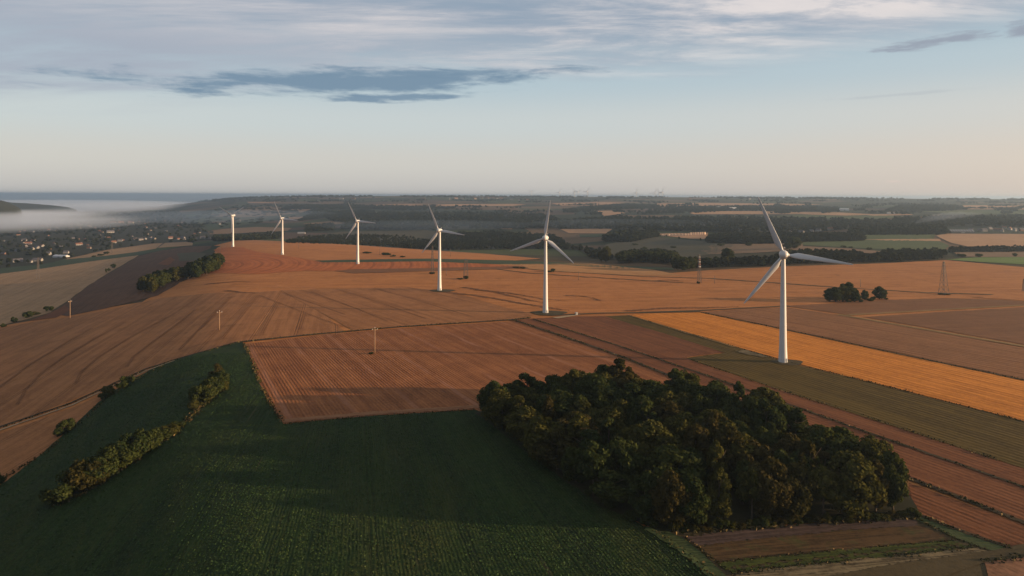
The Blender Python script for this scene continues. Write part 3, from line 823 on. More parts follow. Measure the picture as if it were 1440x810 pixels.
def crop_plants():
    poly = ground(dense(CROP_PX, 12))[:, :2]
    t0, k, y0 = 0.287, 0.00136, 200
    ys = np.arange(poly[:, 1].min(), min(poly[:, 1].max(), 430), 0.85)
    cs = np.arange(-330, 160, 1.1)
    Cc, Y = np.meshgrid(cs, ys, indexing='ij')
    Y = Y + rng.uniform(-.35, .35, Y.shape)
    X = Cc * (1 - k * (Y - y0)) - t0 * (Y - y0)
    A, B = X.ravel(), Y.ravel(); Cr = Cc.ravel()
    A = A + 0.10 * np.sin(B / 3.1 + Cr) + rng.normal(0, .09, len(A))
    keep = inpoly(A, B, poly)
    thin = np.sin(A / 17 + 2 * np.sin(B / 31)) * np.sin(B / 23 + A / 41) + .5 * np.sin(A / 5.3) * np.sin(B / 9.7)
    keep &= rng.uniform(0, 1, len(A)) < 0.80 + 0.22 * thin
    q = np.abs((Cr / 1.1) % 25 - 12) ; keep &= ~((q < .6) & (np.sin(B / 26 + Cr) > -.2))
    gap = (np.sin(Cr * 12.9) > .93) & (np.sin(B / 14 + Cr * 3) > .25)
    keep &= ~gap
    A, B = A[keep], B[keep]
    n = len(A); z = hgt(A, B) + 0.3 + np.hypot(A, B) * 0.00022
    rep3 = 3
    P = np.repeat(np.stack([A, B, z], 1), rep3, 0) + np.stack([rng.normal(0, .10, n * rep3), rng.normal(0, .26, n * rep3), rng.uniform(.04, .42, n * rep3)], 1)
    N = rng.normal(0, .55, (n * rep3, 3)); N[:, 2] = 1; N /= np.linalg.norm(N, axis=1)[:, None]
    V, Q = rot_quads(P, N, rng.uniform(.12, .25, n * rep3))
    o = link(bpy.data.objects.new('crop_plants', mesh_np('crop_plants', V, Q, M_cropleaf)))
    tag(o, 'dark green leafy crop plants standing in rows across the near field', 'crop', None, 'stuff')
    print('CROP', n)


t = NT('crop_leaves')
_ri = t.n('NewGeometry').outputs['Random Per Island']
_ps = t.n('TexCoord').outputs['Object']
_c = t.mix(_ri, (.0125, .031, .0075), (.026, .055, .011))
_yl = t.math('MULTIPLY', t.smooth(t.noise(t.vscale(_ps, (0.035, 0.014, 1)), 1.0, 5, 0.6), 0.46, 0.66), t.smooth(_ri, .1, .8))
_c = t.mix(t.math('MULTIPLY', _yl, .6), _c, (.046, .046, .010))
t.principled(_c, .75, 0.15)
M_cropleaf = t.mat
crop_plants()

# long grass and weeds along the field edges
_V, _Q, _o = [], [], 0
for line, wd_, per, hh in [([(330, 482.5), (430, 472), (560, 460.5), (725, 450), (745, 447.5)], 2.2, 3.2, .55), ([(722, 450.5), (800, 476.5), (870, 501), (942, 529.5), (1060, 579)], 1.6, 3.5, .6), ([(1260, 667), (1340, 698), (1440, 737), (1500, 760)], 1.6, 5, .6),
                           ([(750, 449.5), (870, 487), (995, 529.5), (1080, 559.5), (1220, 609.5), (1440, 686.5), (1500, 707)], 1.3, 4, .5), ([(985, 440), (1080, 459.5), (1250, 496), (1440, 536), (1480, 545)], 1.5, 3, .5), ([(887, 445), (960, 467.5), (1035, 489), (1105, 509.5), (1250, 545), (1440, 594), (1480, 604)], 1.4, 3, .45),
                           ([(970, 506), (1085, 546), (1220, 588), (1440, 660.5), (1500, 680)], 1.5, 3, .45), ([(0, 603), (100, 569), (205, 521), (250, 506), (335, 482)], 1.8, 3.5, .5), ([(343, 484), (352, 502), (362, 532), (381, 571), (399, 597)], 1.6, 6, .5), ([(399, 598), (450, 593), (520, 587), (600, 582), (668, 578)], 1.2, 5, .45),
                           ([(1283, 722), (1320, 737), (1380, 759), (1420, 772)], 1.3, 8, .5), ([(915, 745), (950, 771), (975, 790), (1003, 815), (1040, 850)], 1.6, 9, .5), ([(962, 757), (985, 775), (1020, 804)], 1.0, 8, .4), ([(945, 749), (1000, 748), (1150, 738.5), (1285, 730)], 1.8, 9, .7), ([(1290, 732), (1345, 760), (1392, 777)], 1.0, 8, .4),
                           ([(1385, 793), (1440, 786), (1500, 780)], 1.6, 9, .5), ([(1012, 793), (1120, 782), (1250, 770), (1340, 763)], .8, 9, .35), ([(1032, 808), (1120, 798), (1250, 785), (1368, 772)], 1.6, 9, .4), ([(80, 712), (118, 695), (160, 668), (203, 642), (249, 607), (285, 571), (308, 548), (304, 533)], 2.6, 9, .7), ([(0, 676), (60, 641), (100, 606), (150, 561), (190, 536), (232, 514)], 1.8, 5, .5)]:
    W = ground(dense(line, 5, False))[:, :2]
    s = np.concatenate([[0], np.cumsum(np.linalg.norm(np.diff(W, axis=0), axis=1))])
    n = int(s[-1] * per)
    q = rng.uniform(0, s[-1], n)
    q = q[(np.sin(q / 3.7) + np.sin(q / 11.3 + 1) + rng.uniform(-1, 1, n) * 1.3) > -.6]
    n = len(q)
    x = np.interp(q, s, W[:, 0]) + rng.normal(0, wd_ * .45, n); y = np.interp(q, s, W[:, 1]) + rng.normal(0, wd_ * .45, n)
    z = hgt(x, y) + 0.3 + np.hypot(x, y) * 0.00022
    h_ = hh * rng.uniform(.35, 1.15, n)
    N = rng.normal(0, 1, (n, 3)); N[:, 2] *= .35; N /= np.linalg.norm(N, axis=1)[:, None]
    v, f = rot_quads(np.stack([x, y, z + h_ * .5], 1), N, h_ * .8)
    _V.append(v); _Q.append(f + _o); _o += len(v)
t = NT('rank_grass')
_ri = t.n('NewGeometry').outputs['Random Per Island']
t.principled(t.ramp(_ri, [(0, (.016, .020, .007)), (.45, (.040, .038, .012)), (.75, (.085, .062, .026)), (1, (.15, .105, .05))]), .95, .05)
tag(link(bpy.data.objects.new('verge_grass', mesh_np('verge_grass', np.vstack(_V), np.vstack(_Q), t.mat))), 'rank grass and weeds along the ditches and field edges', 'grass', None, 'stuff')

# near trees: 9 crown shapes, unit size ~16 m
NEARV = []
for k in range(9):
    Hh = 16.0; Wd = [6.4, 5.6, 6.8, 4.6, 6.2, 5.8, 3.6, 6.6, 4.8][k]
    bs = [.02, .03, .02, .02, .03, .04, .02, .02, .24][k]
    V, Q = crown(Hh, Wd, bs, [44, 36, 48, 34, 42, 38, 26, 46, 28][k], [6200, 5400, 6600, 4800, 6000, 5600, 3800, 6400, 3800][k], 0.36, 100 + k, True, [0, .3, 0, .8, .2, 0, 1.0, .1, .2][k], (.13, .40))
    mes = {kd: mesh_np('crown', V, Q, LEAF[kd]) for kd in LEAF}
    tm = trunk_mb(Hh, bs, 300 + k).mesh('trunk', M_bark, True)
    NEARV.append((mes, tm, Wd))
# shrubs
SHRV = []
for k in range(4):
    V, Q = crown(4.0, 2.9, 0.0, 22, 2600, 0.15, 700 + k, True, 0, (.16, .42))
    SHRV.append({kd: mesh_np('foliage', V, Q, LEAF[kd]) for kd in LEAF})
# mid-distance trees: crown and trunk in one mesh each
MIDV = []
for k in range(6):
    V, Q = crown(14.0, [4.6, 5.2, 4.0, 5.4, 3.4, 4.8][k], .12, 14, 520, 0.75, 900 + k, True, [0, 0, .4, 0, .9, .2][k])
    MIDV.append((V, Q))
FARV = []
for k in range(5):
    V, Q = crown(13.0, [5.4, 6.2, 4.8, 6.6, 5.6][k], .05, 7, 46, 2.0, 1200 + k, False, 0)
    V2, Q2 = crown(13.0, [5.4, 6.2, 4.8, 6.6, 5.6][k], .05, 5, 1, 0.1, 1300 + k, True, 0)
    FARV.append((np.vstack([V, V2]), np.vstack([Q, Q2 + len(V)])))

N_IND = [0]


def near_tree(x, y, H, kind, label, group, var=None, wide=1.0):
    v = var if var is not None else random.randrange(len(NEARV))
    mes, tm, Wd = NEARV[v]
    o = empty('broadleaf_tree', (x, y, float(hgt(x, y))), random.uniform(0, 6.28))
    s = H / 16.0
    o.scale = (s * wide, s * wide, s)
    link(bpy.data.objects.new('trunk', tm), o)
    link(bpy.data.objects.new('crown', mes[kind]), o)
    tag(o, label, 'tree', group)
    N_IND[0] += 1
    return o


def shrub(x, y, H, W, kind, label, group, var=None):
    o = bpy.data.objects.new('shrub', SHRV[random.randrange(4) if var is None else var][kind])
    o.location = (x, y, float(hgt(x, y)) + 0.05); o.rotation_euler = (0, 0, random.uniform(0, 6.28))
    o.scale = (W / 5.2, W / 5.2, H / 3.9)
    return tag(link(o), label, 'bush', group)


def poisson(polyW, sp, g=rng, jitter=0.42):
    lo = polyW.min(0); hi = polyW.max(0)
    nx = max(1, int((hi[0] - lo[0]) / sp)); ny = max(1, int((hi[1] - lo[1]) / (sp * 0.866)))
    out = []
    for j in range(ny + 1):
        xs = lo[0] + (np.arange(nx + 1) + (0.5 if j % 2 else 0)) * sp
        ys = np.full(nx + 1, lo[1] + j * sp * 0.866)
        out.append(np.stack([xs, ys], 1))
    P = np.vstack(out) + g.uniform(-jitter, jitter, (sum(len(o) for o in out), 2)) * sp
    return P[inpoly(P[:, 0], P[:, 1], polyW)]


ORD = ['first', 'second', 'third', 'fourth', 'fifth', 'sixth', 'seventh', 'eighth', 'ninth', 'tenth', 'eleventh', 'twelfth', 'thirteenth', 'fourteenth', 'fifteenth', 'sixteenth', 'seventeenth', 'eighteenth', 'nineteenth', 'twentieth', 'twenty-first', 'twenty-second', 'twenty-third', 'twenty-fourth', 'twenty-fifth', 'twenty-sixth', 'twenty-seventh', 'twenty-eighth', 'twenty-ninth', 'thirtieth']

# ---- the large foreground grove
grove_px = [(676, 583), (760, 568), (865, 558), (915, 570), (945, 578), (965, 566), (1000, 578), (1080, 606), (1170, 652), (1248, 702), (1268, 726), (1150, 734), (1000, 743), (935, 746), (850, 710), (765, 650), (697, 596)]
GW = ground(dense(grove_px, 20))[:, :2]
GP = poisson(GW, 11.6, jitter=0.42)
def along_line(px, sp, jit=1.2):
    W = ground(dense(px, 6, False))[:, :2]
    s = np.concatenate([[0], np.cumsum(np.linalg.norm(np.diff(W, axis=0), axis=1))])
    q = np.arange(0, s[-1], sp)
    return np.stack([np.interp(q, s, W[:, 0]), np.interp(q, s, W[:, 1])], 1) + rng.normal(0, jit, (len(q), 2))
_edge = np.vstack([along_line([(938, 743), (1000, 739), (1150, 730), (1250, 724)], 8.5), along_line([(694, 592), (765, 648), (850, 707), (925, 740)], 10.5), along_line([(1010, 588), (1080, 612), (1160, 656), (1226, 700), (1240, 715)], 9.0)])
_ctr = GW.mean(0)
_keep = np.array([np.min(np.linalg.norm(_edge - q, axis=1)) > 8.0 for q in GP])
_hole = g1(930, 566)[:2]
_keep &= np.linalg.norm((GP - _hole) * [1, .6], axis=1) > 9
GP = np.vstack([GP[_keep], _edge])


def seg_dist(P, a, b):
    a = np.array(a); b = np.array(b); d = b - a
    t = np.clip(((P - a) @ d) / (d @ d), 0, 1)
    return np.linalg.norm(P - (a + t[:, None] * d), axis=1)


def line_dist(P, px):
    W = ground(px)[:, :2]
    return np.min([seg_dist(P, W[k], W[k + 1]) for k in range(len(W) - 1)], axis=0)


dF = line_dist(GP, [(935, 746), (1000, 743), (1150, 734), (1288, 727)])
dL = line_dist(GP, [(676, 583), (697, 596), (765, 650), (850, 710), (935, 746)])
dB = line_dist(GP, [(676, 583), (760, 568), (865, 558)])
dR = line_dist(GP, [(945, 578), (965, 566), (1000, 578), (1080, 606), (1170, 652), (1248, 702), (1268, 727)])
zone = np.full(len(GP), 4)
zone[dR < 8] = 3; zone[dB < 8] = 2; zone[dL < 7] = 1; zone[dF < 7] = 0
zph = ["on the grove's near edge facing the soil strips", "on the grove's left edge beside the green crop", "on the grove's far edge against the ridged soil", "on the grove's right edge beside the reddish strips"]
pp, _ = project(np.column_stack([GP, hgt(GP[:, 0], GP[:, 1])]))
KINDS = ['dark green', 'olive green', 'russet tinged', 'golden']
for z in range(5):
    ids = [i for i in range(len(GP)) if zone[i] == z]
    ids.sort(key=lambda i: pp[i][0])
    for n, i in enumerate(ids):
        x, y = GP[i]
        kd = rng.choice(KINDS, p=[.50, .36, .12, .02])
        if z == 0: kd = rng.choice(KINDS, p=[.32, .46, .19, .03])
        H = rng.choice([rng.uniform(12, 16), rng.uniform(15, 20), rng.uniform(18, 23)], p=[.3, .42, .28])
        if z == 2: H = rng.uniform(13, 20)
        if z == 3: H = rng.uniform(13, 21)
        if z == 0: H = rng.uniform(15, 22)
        if pp[i][0] > 1180: H = max(H, rng.uniform(17, 21.5))
        if z < 4:
            lab = '%s tree %s, %s from left' % (kd, zph[z], ORD[min(n, 29)])
        else:
            col = int(np.clip((pp[i][0] - 720) / 500 * 5, 0, 4)); dep = 'far' if pp[i][1] < 640 else 'near'
            size = 'tall' if H > 16.2 else 'shorter'
            lab = '%s %s tree deep inside the grove, %s %s' % (size, kd, dep, ['left part', 'left centre', 'centre', 'right centre', 'right part'][col])
        near_tree(x, y, H, kd, lab, 'broadleaf trees of the large foreground grove', wide=rng.uniform(0.85, 1.5) * (18.5 / H) ** .5 if z != 0 else rng.uniform(.75, 1.1))
# special trees one can pick out
for (px, py, H, kd, var, wd, lab) in [
    (950, 578, 22.0, 'dark green', 6, 1.25, 'tall narrow dark tree standing alone right of the gap in the grove'),
    (872, 564, 24.0, 'golden', 3, 1.2, 'tallest amber crowned tree on the far side of the grove'),
    (693, 589, 17.5, 'dark green', 2, .95, 'round dark tree at the far left corner of the grove'),
    (1257, 721, 21.0, 'dark green', 1, .70, 'dark green tree at the right tip of the grove'),
    (1030, 690, 23, 'golden', 5, 0.95, 'golden topped tree in the middle of the grove'),
    (1136, 700, 22.0, 'golden', 3, 0.8, 'orange tinged narrow tree right of the middle of the grove'),
]:
    p = g1(px, py)
    near_tree(p[0], p[1], H, kd, lab, None, var, wd)
p = g1(945, 744)
o = near_tree(p[0], p[1], 17.0, 'olive green', 'olive tree with a bare pale trunk at the near left corner of the grove', None, 8, 0.8)
o.children[0].data = trunk_mb(16, .3, 55, 0.3).mesh('trunk', M_palebark, True)
# undergrowth along the near edge
for n, px in enumerate(np.linspace(948, 1284, 26)):
    py = np.interp(px, [940, 1000, 1150, 1288], [748, 745, 736.5, 728.5]) + rng.uniform(-1.5, 0.5)
    p = g1(px, py)
    shrub(p[0], p[1], rng.uniform(1.6, 3.4), rng.uniform(3, 5), ['olive green', 'dark green', 'olive green', 'russet tinged'][n % 4], 'low bush under the near edge of the grove, %s from the left' % ORD[n], 'bushes along the near edge of the grove')
for n, (px, py) in enumerate([(700, 597), (722, 615), (745, 634), (770, 655), (800, 677), (830, 698), (858, 716), (890, 731), (912, 742)]):
    p = g1(px, py)
    shrub(p[0], p[1], rng.uniform(2, 3.6), rng.uniform(4, 6), 'dark green', 'low dark bush between the grove and the green crop, %s from the far end' % ORD[n], 'bushes along the left edge of the grove')

# ---- hedge and bushes of the left slope
HB = [  # px base, height m, width m, kind
    (85, 705, 7.0, 10, 'dark green', 'rounded dark bush at the near end of the hedge in the green crop'),
    (118, 690, 8.5, 11, 'golden', 'large yellow topped bush, second from the near end of the crop hedge'),
    (140, 676, 8.0, 10, 'dark green', 'dark green bush in the near half of the crop hedge'),
    (160, 662, 8.0, 10, 'dark green', 'tall dark bush in the near half of the crop hedge, behind another'),
    (182, 650, 8.5, 11, 'dark green', 'broad dark bush in the middle of the crop hedge'),
    (203, 637, 7.5, 9, 'dark green', 'dark bush just beyond the middle of the crop hedge'),
    (222, 620, 4.0, 8, 'dark green', 'low dark bush beyond the middle of the crop hedge'),
    (238, 612, 3.4, 7, 'olive green', 'low olive bush before the gap in the crop hedge'),
    (249, 603, 2.5, 5, 'dark green', 'small dark bush at the gap in the crop hedge'),
    (213, 629, 4.6, 7, 'dark green', 'dark bush between two low ones past the middle of the crop hedge'),
    (128, 684, 7.0, 9, 'dark green', 'dark bush behind the large yellow topped one in the crop hedge'),
    (171, 657, 7.0, 9, 'dark green', 'dark bush left of the broad one in the crop hedge'),
    (193, 644, 6.0, 8, 'dark green', 'dark bush right of the broad one in the crop hedge'),
    (292, 562, 5.5, 7, 'olive green', 'olive bush right of the big dark one in the crop hedge'),
    (304, 548, 6.0, 7, 'dark green', 'dark bush just below the top of the crop hedge'),
    (274, 574, 3.0, 6, 'olive green', 'low pale bush beyond the gap in the crop hedge'),
    (285, 567, 7.0, 10, 'dark green', 'big dark bush near the top of the crop hedge'),
    (298, 557, 7.0, 9, 'dark green', 'dark bush near the top end of the crop hedge'),
    (308, 543, 6.5, 8, 'dark green', 'tall dark bush curving round the top end of the crop hedge'),
    (303, 533, 6.0, 6, 'golden', 'yellowish bush at the very top of the crop hedge'),
    (312, 551, 4.0, 6, 'olive green', 'small olive bush on the right flank of the hedge top'),
    (93, 609, 7.0, 9, 'dark green', 'dark rounded bush between the brown slope and the green crop'),
    (82, 614, 4.0, 6, 'dark green', 'small dark bush left of the rounded one beside the green crop'),
    (152, 557, 6.0, 8, 'olive green', 'olive bush on the upper edge of the green crop'),
    (146, 562, 4.0, 7, 'dark green', 'low dark bush left of the olive one on the crop edge'),
    (172, 546, 6.5, 9, 'dark green', 'dark bush farthest up the edge of the green crop'),
    (182, 540, 5.0, 7, 'dark green', 'small dark bush at the upper end of the crop edge'),
    (-4, 683, 6.0, 7, 'dark green', 'dark bush cut by the left border of the picture'),
    (68, 438, 6.0, 9, 'dark green', 'dark bush at the top of the row on the beige field edge'),
    (39, 447, 6.5, 9, 'dark green', 'largest dark bush in the row on the beige field edge'),
    (50, 443, 3.5, 9, 'olive green', 'low bush between two larger ones on the beige field edge'),
    (20, 453, 5.0, 6, 'dark green', 'round dark bush low on the beige field edge'),
    (5, 460, 3.5, 5, 'dark green', 'small dark bush lowest on the beige field edge'),
    (159, 377, 8.0, 8, 'dark green', 'dark bush on the boundary of the dark ploughland'),
    (153, 381, 5.0, 6, 'dark green', 'small bush beside the boundary of the dark ploughland'),
    (149, 384, 8.0, 3, 'dark green', 'thin upright bush on the boundary of the dark ploughland'),
    (150, 357.5, 7.0, 12, 'dark green', 'dark bush on the green strip above the beige field'),
    (141, 360, 5.0, 14, 'dark green', 'low wide bush on the green strip above the beige field'),
    (132, 361.5, 4.0, 10, 'dark green', 'low bush at the left of three on the green strip'),
]
for px, py, H, W, kd, lab in HB:
    p = g1(px, py)
    big = (1.28 if px < 330 and 'hedge' in lab else 0.9) if py > 510 else 1.0
    shrub(p[0], p[1], H * big, W * ((1.3 if 'hedge' in lab else .85) if py > 510 else 1.05), kd, lab, None)
HB2 = [(608, 385.5, 2.4, 8, 'dark bush round the foot of the mast left of the third turbine'), (655, 392.5, 4.2, 6, 'dark bush round the foot of the twin poled mast'), (647, 393, 1.8, 8, 'low scrub beside the foot of the twin poled mast'),
       (982, 399, 2.6, 4.5, 'dark bush at the foot of the red and white mast'), (1323, 414.5, 1.6, 6, 'scrub at the left foot of the tapered lattice mast'), (1331, 415, 1.4, 7, 'scrub at the right foot of the tapered lattice mast'),
       (545, 359, 4, 14, 'low dark bush, right of three in the far orange field'), (552, 361, 3, 10, 'small dark bush below the row in the far orange field'), (516, 356.5, 3.2, 16, 'long dark bush, left of the row in the far orange field'), (566, 362, 2.5, 9, 'small dark bush, rightmost in the far orange field'), (541, 359, 4.5, 10, 'dark bush in the middle of the row in the far orange field'),
       (778, 382.5, 5, 6, 'small dark bush on the field margin right of the second turbine'), (735, 378, 2.5, 10, 'low bush on the field margin left of the second turbine'), (726, 377, 2.0, 10, 'low dark bush farther left on the field margin'), (773, 383, 2.5, 8, 'low scrub beside the small bush on the field margin'),
       (522, 498.5, 1.4, 3.2, 'small dark bush at the foot of the nearest wooden pole')]
for px, py, H, W, lab in HB2:
    p = g1(px, py)
    shrub(p[0], p[1], H, W, 'dark green', lab, None)

# ---- copse on the left brow
CW = ground(dense([(196, 409), (208, 402), (225, 397), (242, 392), (258, 389), (270, 384), (285, 378), (300, 372), (312, 368), (312, 376), (298, 386), (275, 392), (250, 395), (230, 402), (216, 413), (207, 412)], 6))[:, :2]
CP = poisson(CW, 10.5)
cpx, _ = project(np.column_stack([CP, hgt(CP[:, 0], CP[:, 1])]))
for n, i in enumerate(np.argsort(cpx[:, 0])):
    kd = rng.choice(['dark green', 'dark green', 'olive green'])
    near_tree(CP[i, 0], CP[i, 1], rng.uniform(14, 19), kd, '%s tree of the copse beside the dark ploughland, %s from its left end' % (kd, ORD[n]) if n < 30 else '%s tree at the right end of the copse beside the dark ploughland' % kd, 'trees of the copse on the left brow', wide=rng.uniform(0.95, 1.2))
# ---- clump in the right field
for px, py, H, kd, wd, lab in [(1166, 424.5, 11, 'dark green', 1.15, 'dark tree at the left end of the clump in the right stubble'), (1175, 425, 12, 'dark green', 1.15, 'second tree from the left in the clump on the right stubble'), (1185, 424.5, 13, 'olive green', 1.1, 'olive tree in the middle of the clump on the right stubble'),
                               (1192, 424, 15.5, 'dark green', 1.0, 'tallest dark tree of the clump on the right stubble'), (1201, 425, 11, 'dark green', 1.1, 'dark tree at the right end of the clump on the right stubble'), (1237, 421, 10.5, 'dark green', 1.35, 'round dark tree standing right of the clump'), (1216, 422.5, 8.5, 'dark green', 0.8, 'small pointed tree between the clump and the round tree')]:
    p = g1(px, py)
    near_tree(p[0], p[1], H * 1.25, kd, lab, 'trees of the clump in the right field', random.choice([0, 2, 4, 7]), wd * 1.05)
for px, py, H, W, lab in [(1209, 425, 3, 7, 'low bush right of the clump on the stubble'), (1224, 423.5, 3, 8, 'low bush left of the round tree'), (1228, 422, 3.5, 5, 'bush at the left foot of the round tree'), (1246, 421.5, 2, 5, 'low bush at the right foot of the round tree'), (1193, 425.5, 2.5, 6, 'low bush in front of the tallest clump tree')]:
    p = g1(px, py); shrub(p[0], p[1], H, W, 'dark green', lab, None)
# ---- cluster at the plateau edge and lone trees behind it
for px, py, H, kd, wd, lab in [(953, 380, 20, 'dark green', 1.2, 'tall dark tree at the left of the cluster by the plateau edge'), (962, 381, 20, 'dark green', 1.2, 'dark tree in the middle of the cluster by the plateau edge'), (970, 379, 19, 'dark green', 1.1, 'dark tree at the right of the cluster by the plateau edge'), (975, 377, 15, 'olive green', 1.1, 'olive tree tucked behind the cluster by the plateau edge'),
                               (957, 377, 18, 'dark green', 1.1, 'dark tree at the back of the cluster by the plateau edge'),
                               (852, 368.5, 28, 'olive green', 0.9, 'lone pale green tree in the valley left of the plantation'), (846, 368, 22, 'olive green', 0.8, 'pale green tree on the left flank of the lone valley tree'), (1023, 372, 27, 'dark green', 1.1, 'big round tree rising above the hedge on the plateau edge'), (1116, 350, 26, 'dark green', 1.4, 'round dark tree beside the far green field, above the nearest hub'), (1108, 351, 15, 'dark green', 1.5, 'lower dark tree left of the round one beside the far green field')]:
    p = g1(px, py)
    near_tree(p[0], p[1], H, kd, lab, None, random.choice([0, 2, 4, 7]), wd)

# ---- woods beyond: nearest trees are things, the rest one mass
WOODS = [  # phrase, base polygon (px), spacing factor, height range
    ('in the dark plantation below the hill pasture', [(868, 371), (905, 369), (952, 373), (950, 364), (930, 361), (900, 361), (872, 364)], 1.0, (14, 19)),
    ('in the hedge along the far edge of the plateau', [(975, 377), (1060, 375), (1140, 371), (1230, 369.5), (1230, 366.5), (1140, 367.5), (1060, 371), (975, 373)], 1.0, (9, 16)),
    ('in the wood band behind the nearest rotor', [(1085, 372), (1140, 371), (1215, 368), (1212, 362), (1150, 358), (1100, 360)], 1.0, (10, 15)),
    ('in the wood band below the far green field', [(1225, 368), (1262, 369), (1320, 366.5), (1335, 360), (1300, 358), (1245, 360)], 1.0, (11, 16)),
    ('along the dark hedge below the right stubble', [(1335, 355.5), (1440, 354.5), (1560, 354), (1560, 352.5), (1440, 352.5), (1340, 353)], 0.8, (8, 13)),
    ('in the big clump beside the hill pasture', [(848, 340), (885, 341), (925, 333), (922, 329), (890, 330), (855, 333)], 0.9, (14, 20)),
    ('in the scrub of the valley bottom', [(800, 346), (845, 352), (866, 366), (835, 364), (815, 352), (770, 350), (640, 352), (560, 349), (600, 343), (620, 330), (700, 326), (780, 332)], 1.1, (6, 12)),
    ('in the dense wood right of the straw stacks', [(994, 342), (1040, 343.5), (1110, 343), (1128, 342), (1125, 335), (1060, 333), (1000, 335)], 0.9, (13, 18)),
    ('in the tree row beside the far green field', [(1095, 341.5), (1215, 339), (1212, 333), (1100, 334)], 0.9, (13, 18)),
    ('in the wood above the light green field', [(1195, 331), (1260, 330.5), (1330, 330), (1325, 322), (1200, 322)], 0.9, (14, 20)),
    ('in the belt of woods across the middle distance', [(785, 322.5), (850, 322), (925, 325), (1000, 327), (1100, 331), (1200, 322), (1270, 318), (1250, 311), (1110, 308), (1030, 306), (940, 308), (870, 306), (790, 312)], 1.25, (12, 18)),
    ('in the right woods above the village', [(1250, 322), (1330, 319), (1440, 319), (1640, 322), (1640, 306), (1440, 305), (1350, 306), (1260, 308)], 1.2, (12, 18)),
    ('in the dark valley wood behind the third turbine', [(518, 323), (640, 323), (790, 321), (790, 310), (760, 302), (640, 300), (540, 300), (450, 304), (470, 312), (500, 316)], 1.25, (13, 19)),
    ('in the scrub on the slope behind the fourth turbine', [(400, 342), (480, 344), (600, 350), (620, 340), (560, 332), (480, 330), (420, 334)], 1.6, (4, 9)),
    ('in the dark clump behind the fourth rotor', [(478, 322), (560, 322), (556, 316), (490, 315)], 0.9, (12, 17)),
    ('in the wood left of the fourth turbine', [(428, 326), (470, 324), (468, 316), (432, 318)], 0.9, (10, 15)),
    ('in the tree line beyond the last turbine', [(300, 340), (395, 336), (400, 329), (380, 328), (340, 332), (300, 333)], 1.2, (8, 13)),
    ('in the valley wood left of the third rotor', [(420, 311), (520, 300), (520, 296), (440, 300)], 1.1, (12, 17)),
    ('in the long far wood', [(400, 294.5), (516, 294), (640, 294), (640, 292), (516, 289.5), (430, 289), (400, 292)], 1.1, (12, 18)),
    ('in the far hill wood', [(790, 297), (860, 295), (930, 293.5), (925, 290), (880, 288), (830, 291)], 1.1, (13, 18)),
    ('in the far wood left of the big barn', [(940, 298), (1060, 297), (1180, 298), (1180, 292.5), (1060, 291), (960, 291)], 1.1, (12, 17)),
    ('in the far dark wood at the right', [(1245, 298), (1320, 297), (1360, 295), (1345, 291), (1270, 290)], 1.0, (14, 20)),
    ('on the wooded far ridge', [(215, 284), (300, 284), (420, 284), (420, 279.5), (300, 279), (225, 280)], 1.0, (14, 20)),
    ('among the fields beyond the last turbine', [(300, 322), (345, 318), (430, 306), (500, 300), (440, 288), (340, 288), (280, 300), (270, 318)], 5.5, (8, 13)),
    ('in the wooded town of the left valley', [(-200, 388), (0, 378), (60, 372), (105, 362), (150, 352), (215, 343), (275, 340), (300, 332), (280, 318), (250, 296), (100, 300), (-200, 310)], 1.35, (8, 14)),
]
cand = []
for phrase, poly, fac, (h0, h1) in WOODS:
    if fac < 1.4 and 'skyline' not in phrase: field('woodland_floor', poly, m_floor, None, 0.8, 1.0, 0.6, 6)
    W = ground(dense(poly, 10))[:, :2]
    rm = np.median(np.hypot(W[:, 0], W[:, 1]))
    sp = max(8.0, rm * 0.0042) * fac
    P = poisson(W, sp)
    if len(P) > 2200: P = P[rng.choice(len(P), 2200, replace=False)]
    dens = np.sin(P[:, 0] / (sp * 5.1)) * np.sin(P[:, 1] / (sp * 7.3) + 1.1)
    keep = rng.uniform(-1.9, 1, len(P)) < dens + 0.2
    P = P[keep]
    for q in P:
        grow = max(1.0, sp / 13.0) ** 0.55
        cand.append((q[0], q[1], rng.uniform(h0, h1), rng.uniform(0.95, 1.35) * grow, phrase))
# extra lone trees scattered over the open valley fields
for px, py, H, W, lab in [(1013, 346, 6, 16, 'low dark bush, left of two in the far brown field'), (1053, 346, 8, 15, 'dark bush, right of two in the far brown field'), (937, 332.5, 6, 5, 'small dark bush in front of the straw stacks'), (955, 336.5, 8, 6, 'dark bush in the stubble before the straw stacks'), (985, 338, 6, 6, 'small bush at the right end of the straw field'),
                         (1186, 348.5, 5, 12, 'dark bush on the lower edge of the far green field'), (1196, 349, 4, 9, 'small bush right of another on the edge of the far green field'), (1222, 352, 6, 12, 'bush at the right corner of the far green field edge'), (1376, 361.5, 6, 12, 'left bush on the brown strip at the right'), (1352, 361.5, 6, 16, 'dark bush at the left end of the brown strip'), (1427, 361, 7, 7, 'small tree like bush on the brown strip near the right border'), (1275, 331, 3, 5, 'dark shrub in place of a grazing animal, light green field, left of two'), (1290, 331, 3, 5, 'dark shrub in place of a grazing animal, light green field, right of two'),  # the last pair here are shrubs standing in for grazing animals
                         (270, 341, 13, 26, 'broad dark bush behind the brow, left of the last turbine'), (905, 351, 6, 16, 'dark bush on the upper hill pasture'), (925, 352, 5, 18, 'low bush in the middle of the hill pasture'), (946, 349, 5, 14, 'low dark bush at the right of the hill pasture'), (893, 345, 5, 16, 'low bush near the top of the hill pasture')]:
    p = g1(px, py); shrub(p[0], p[1], H, W, 'dark green', lab, None)
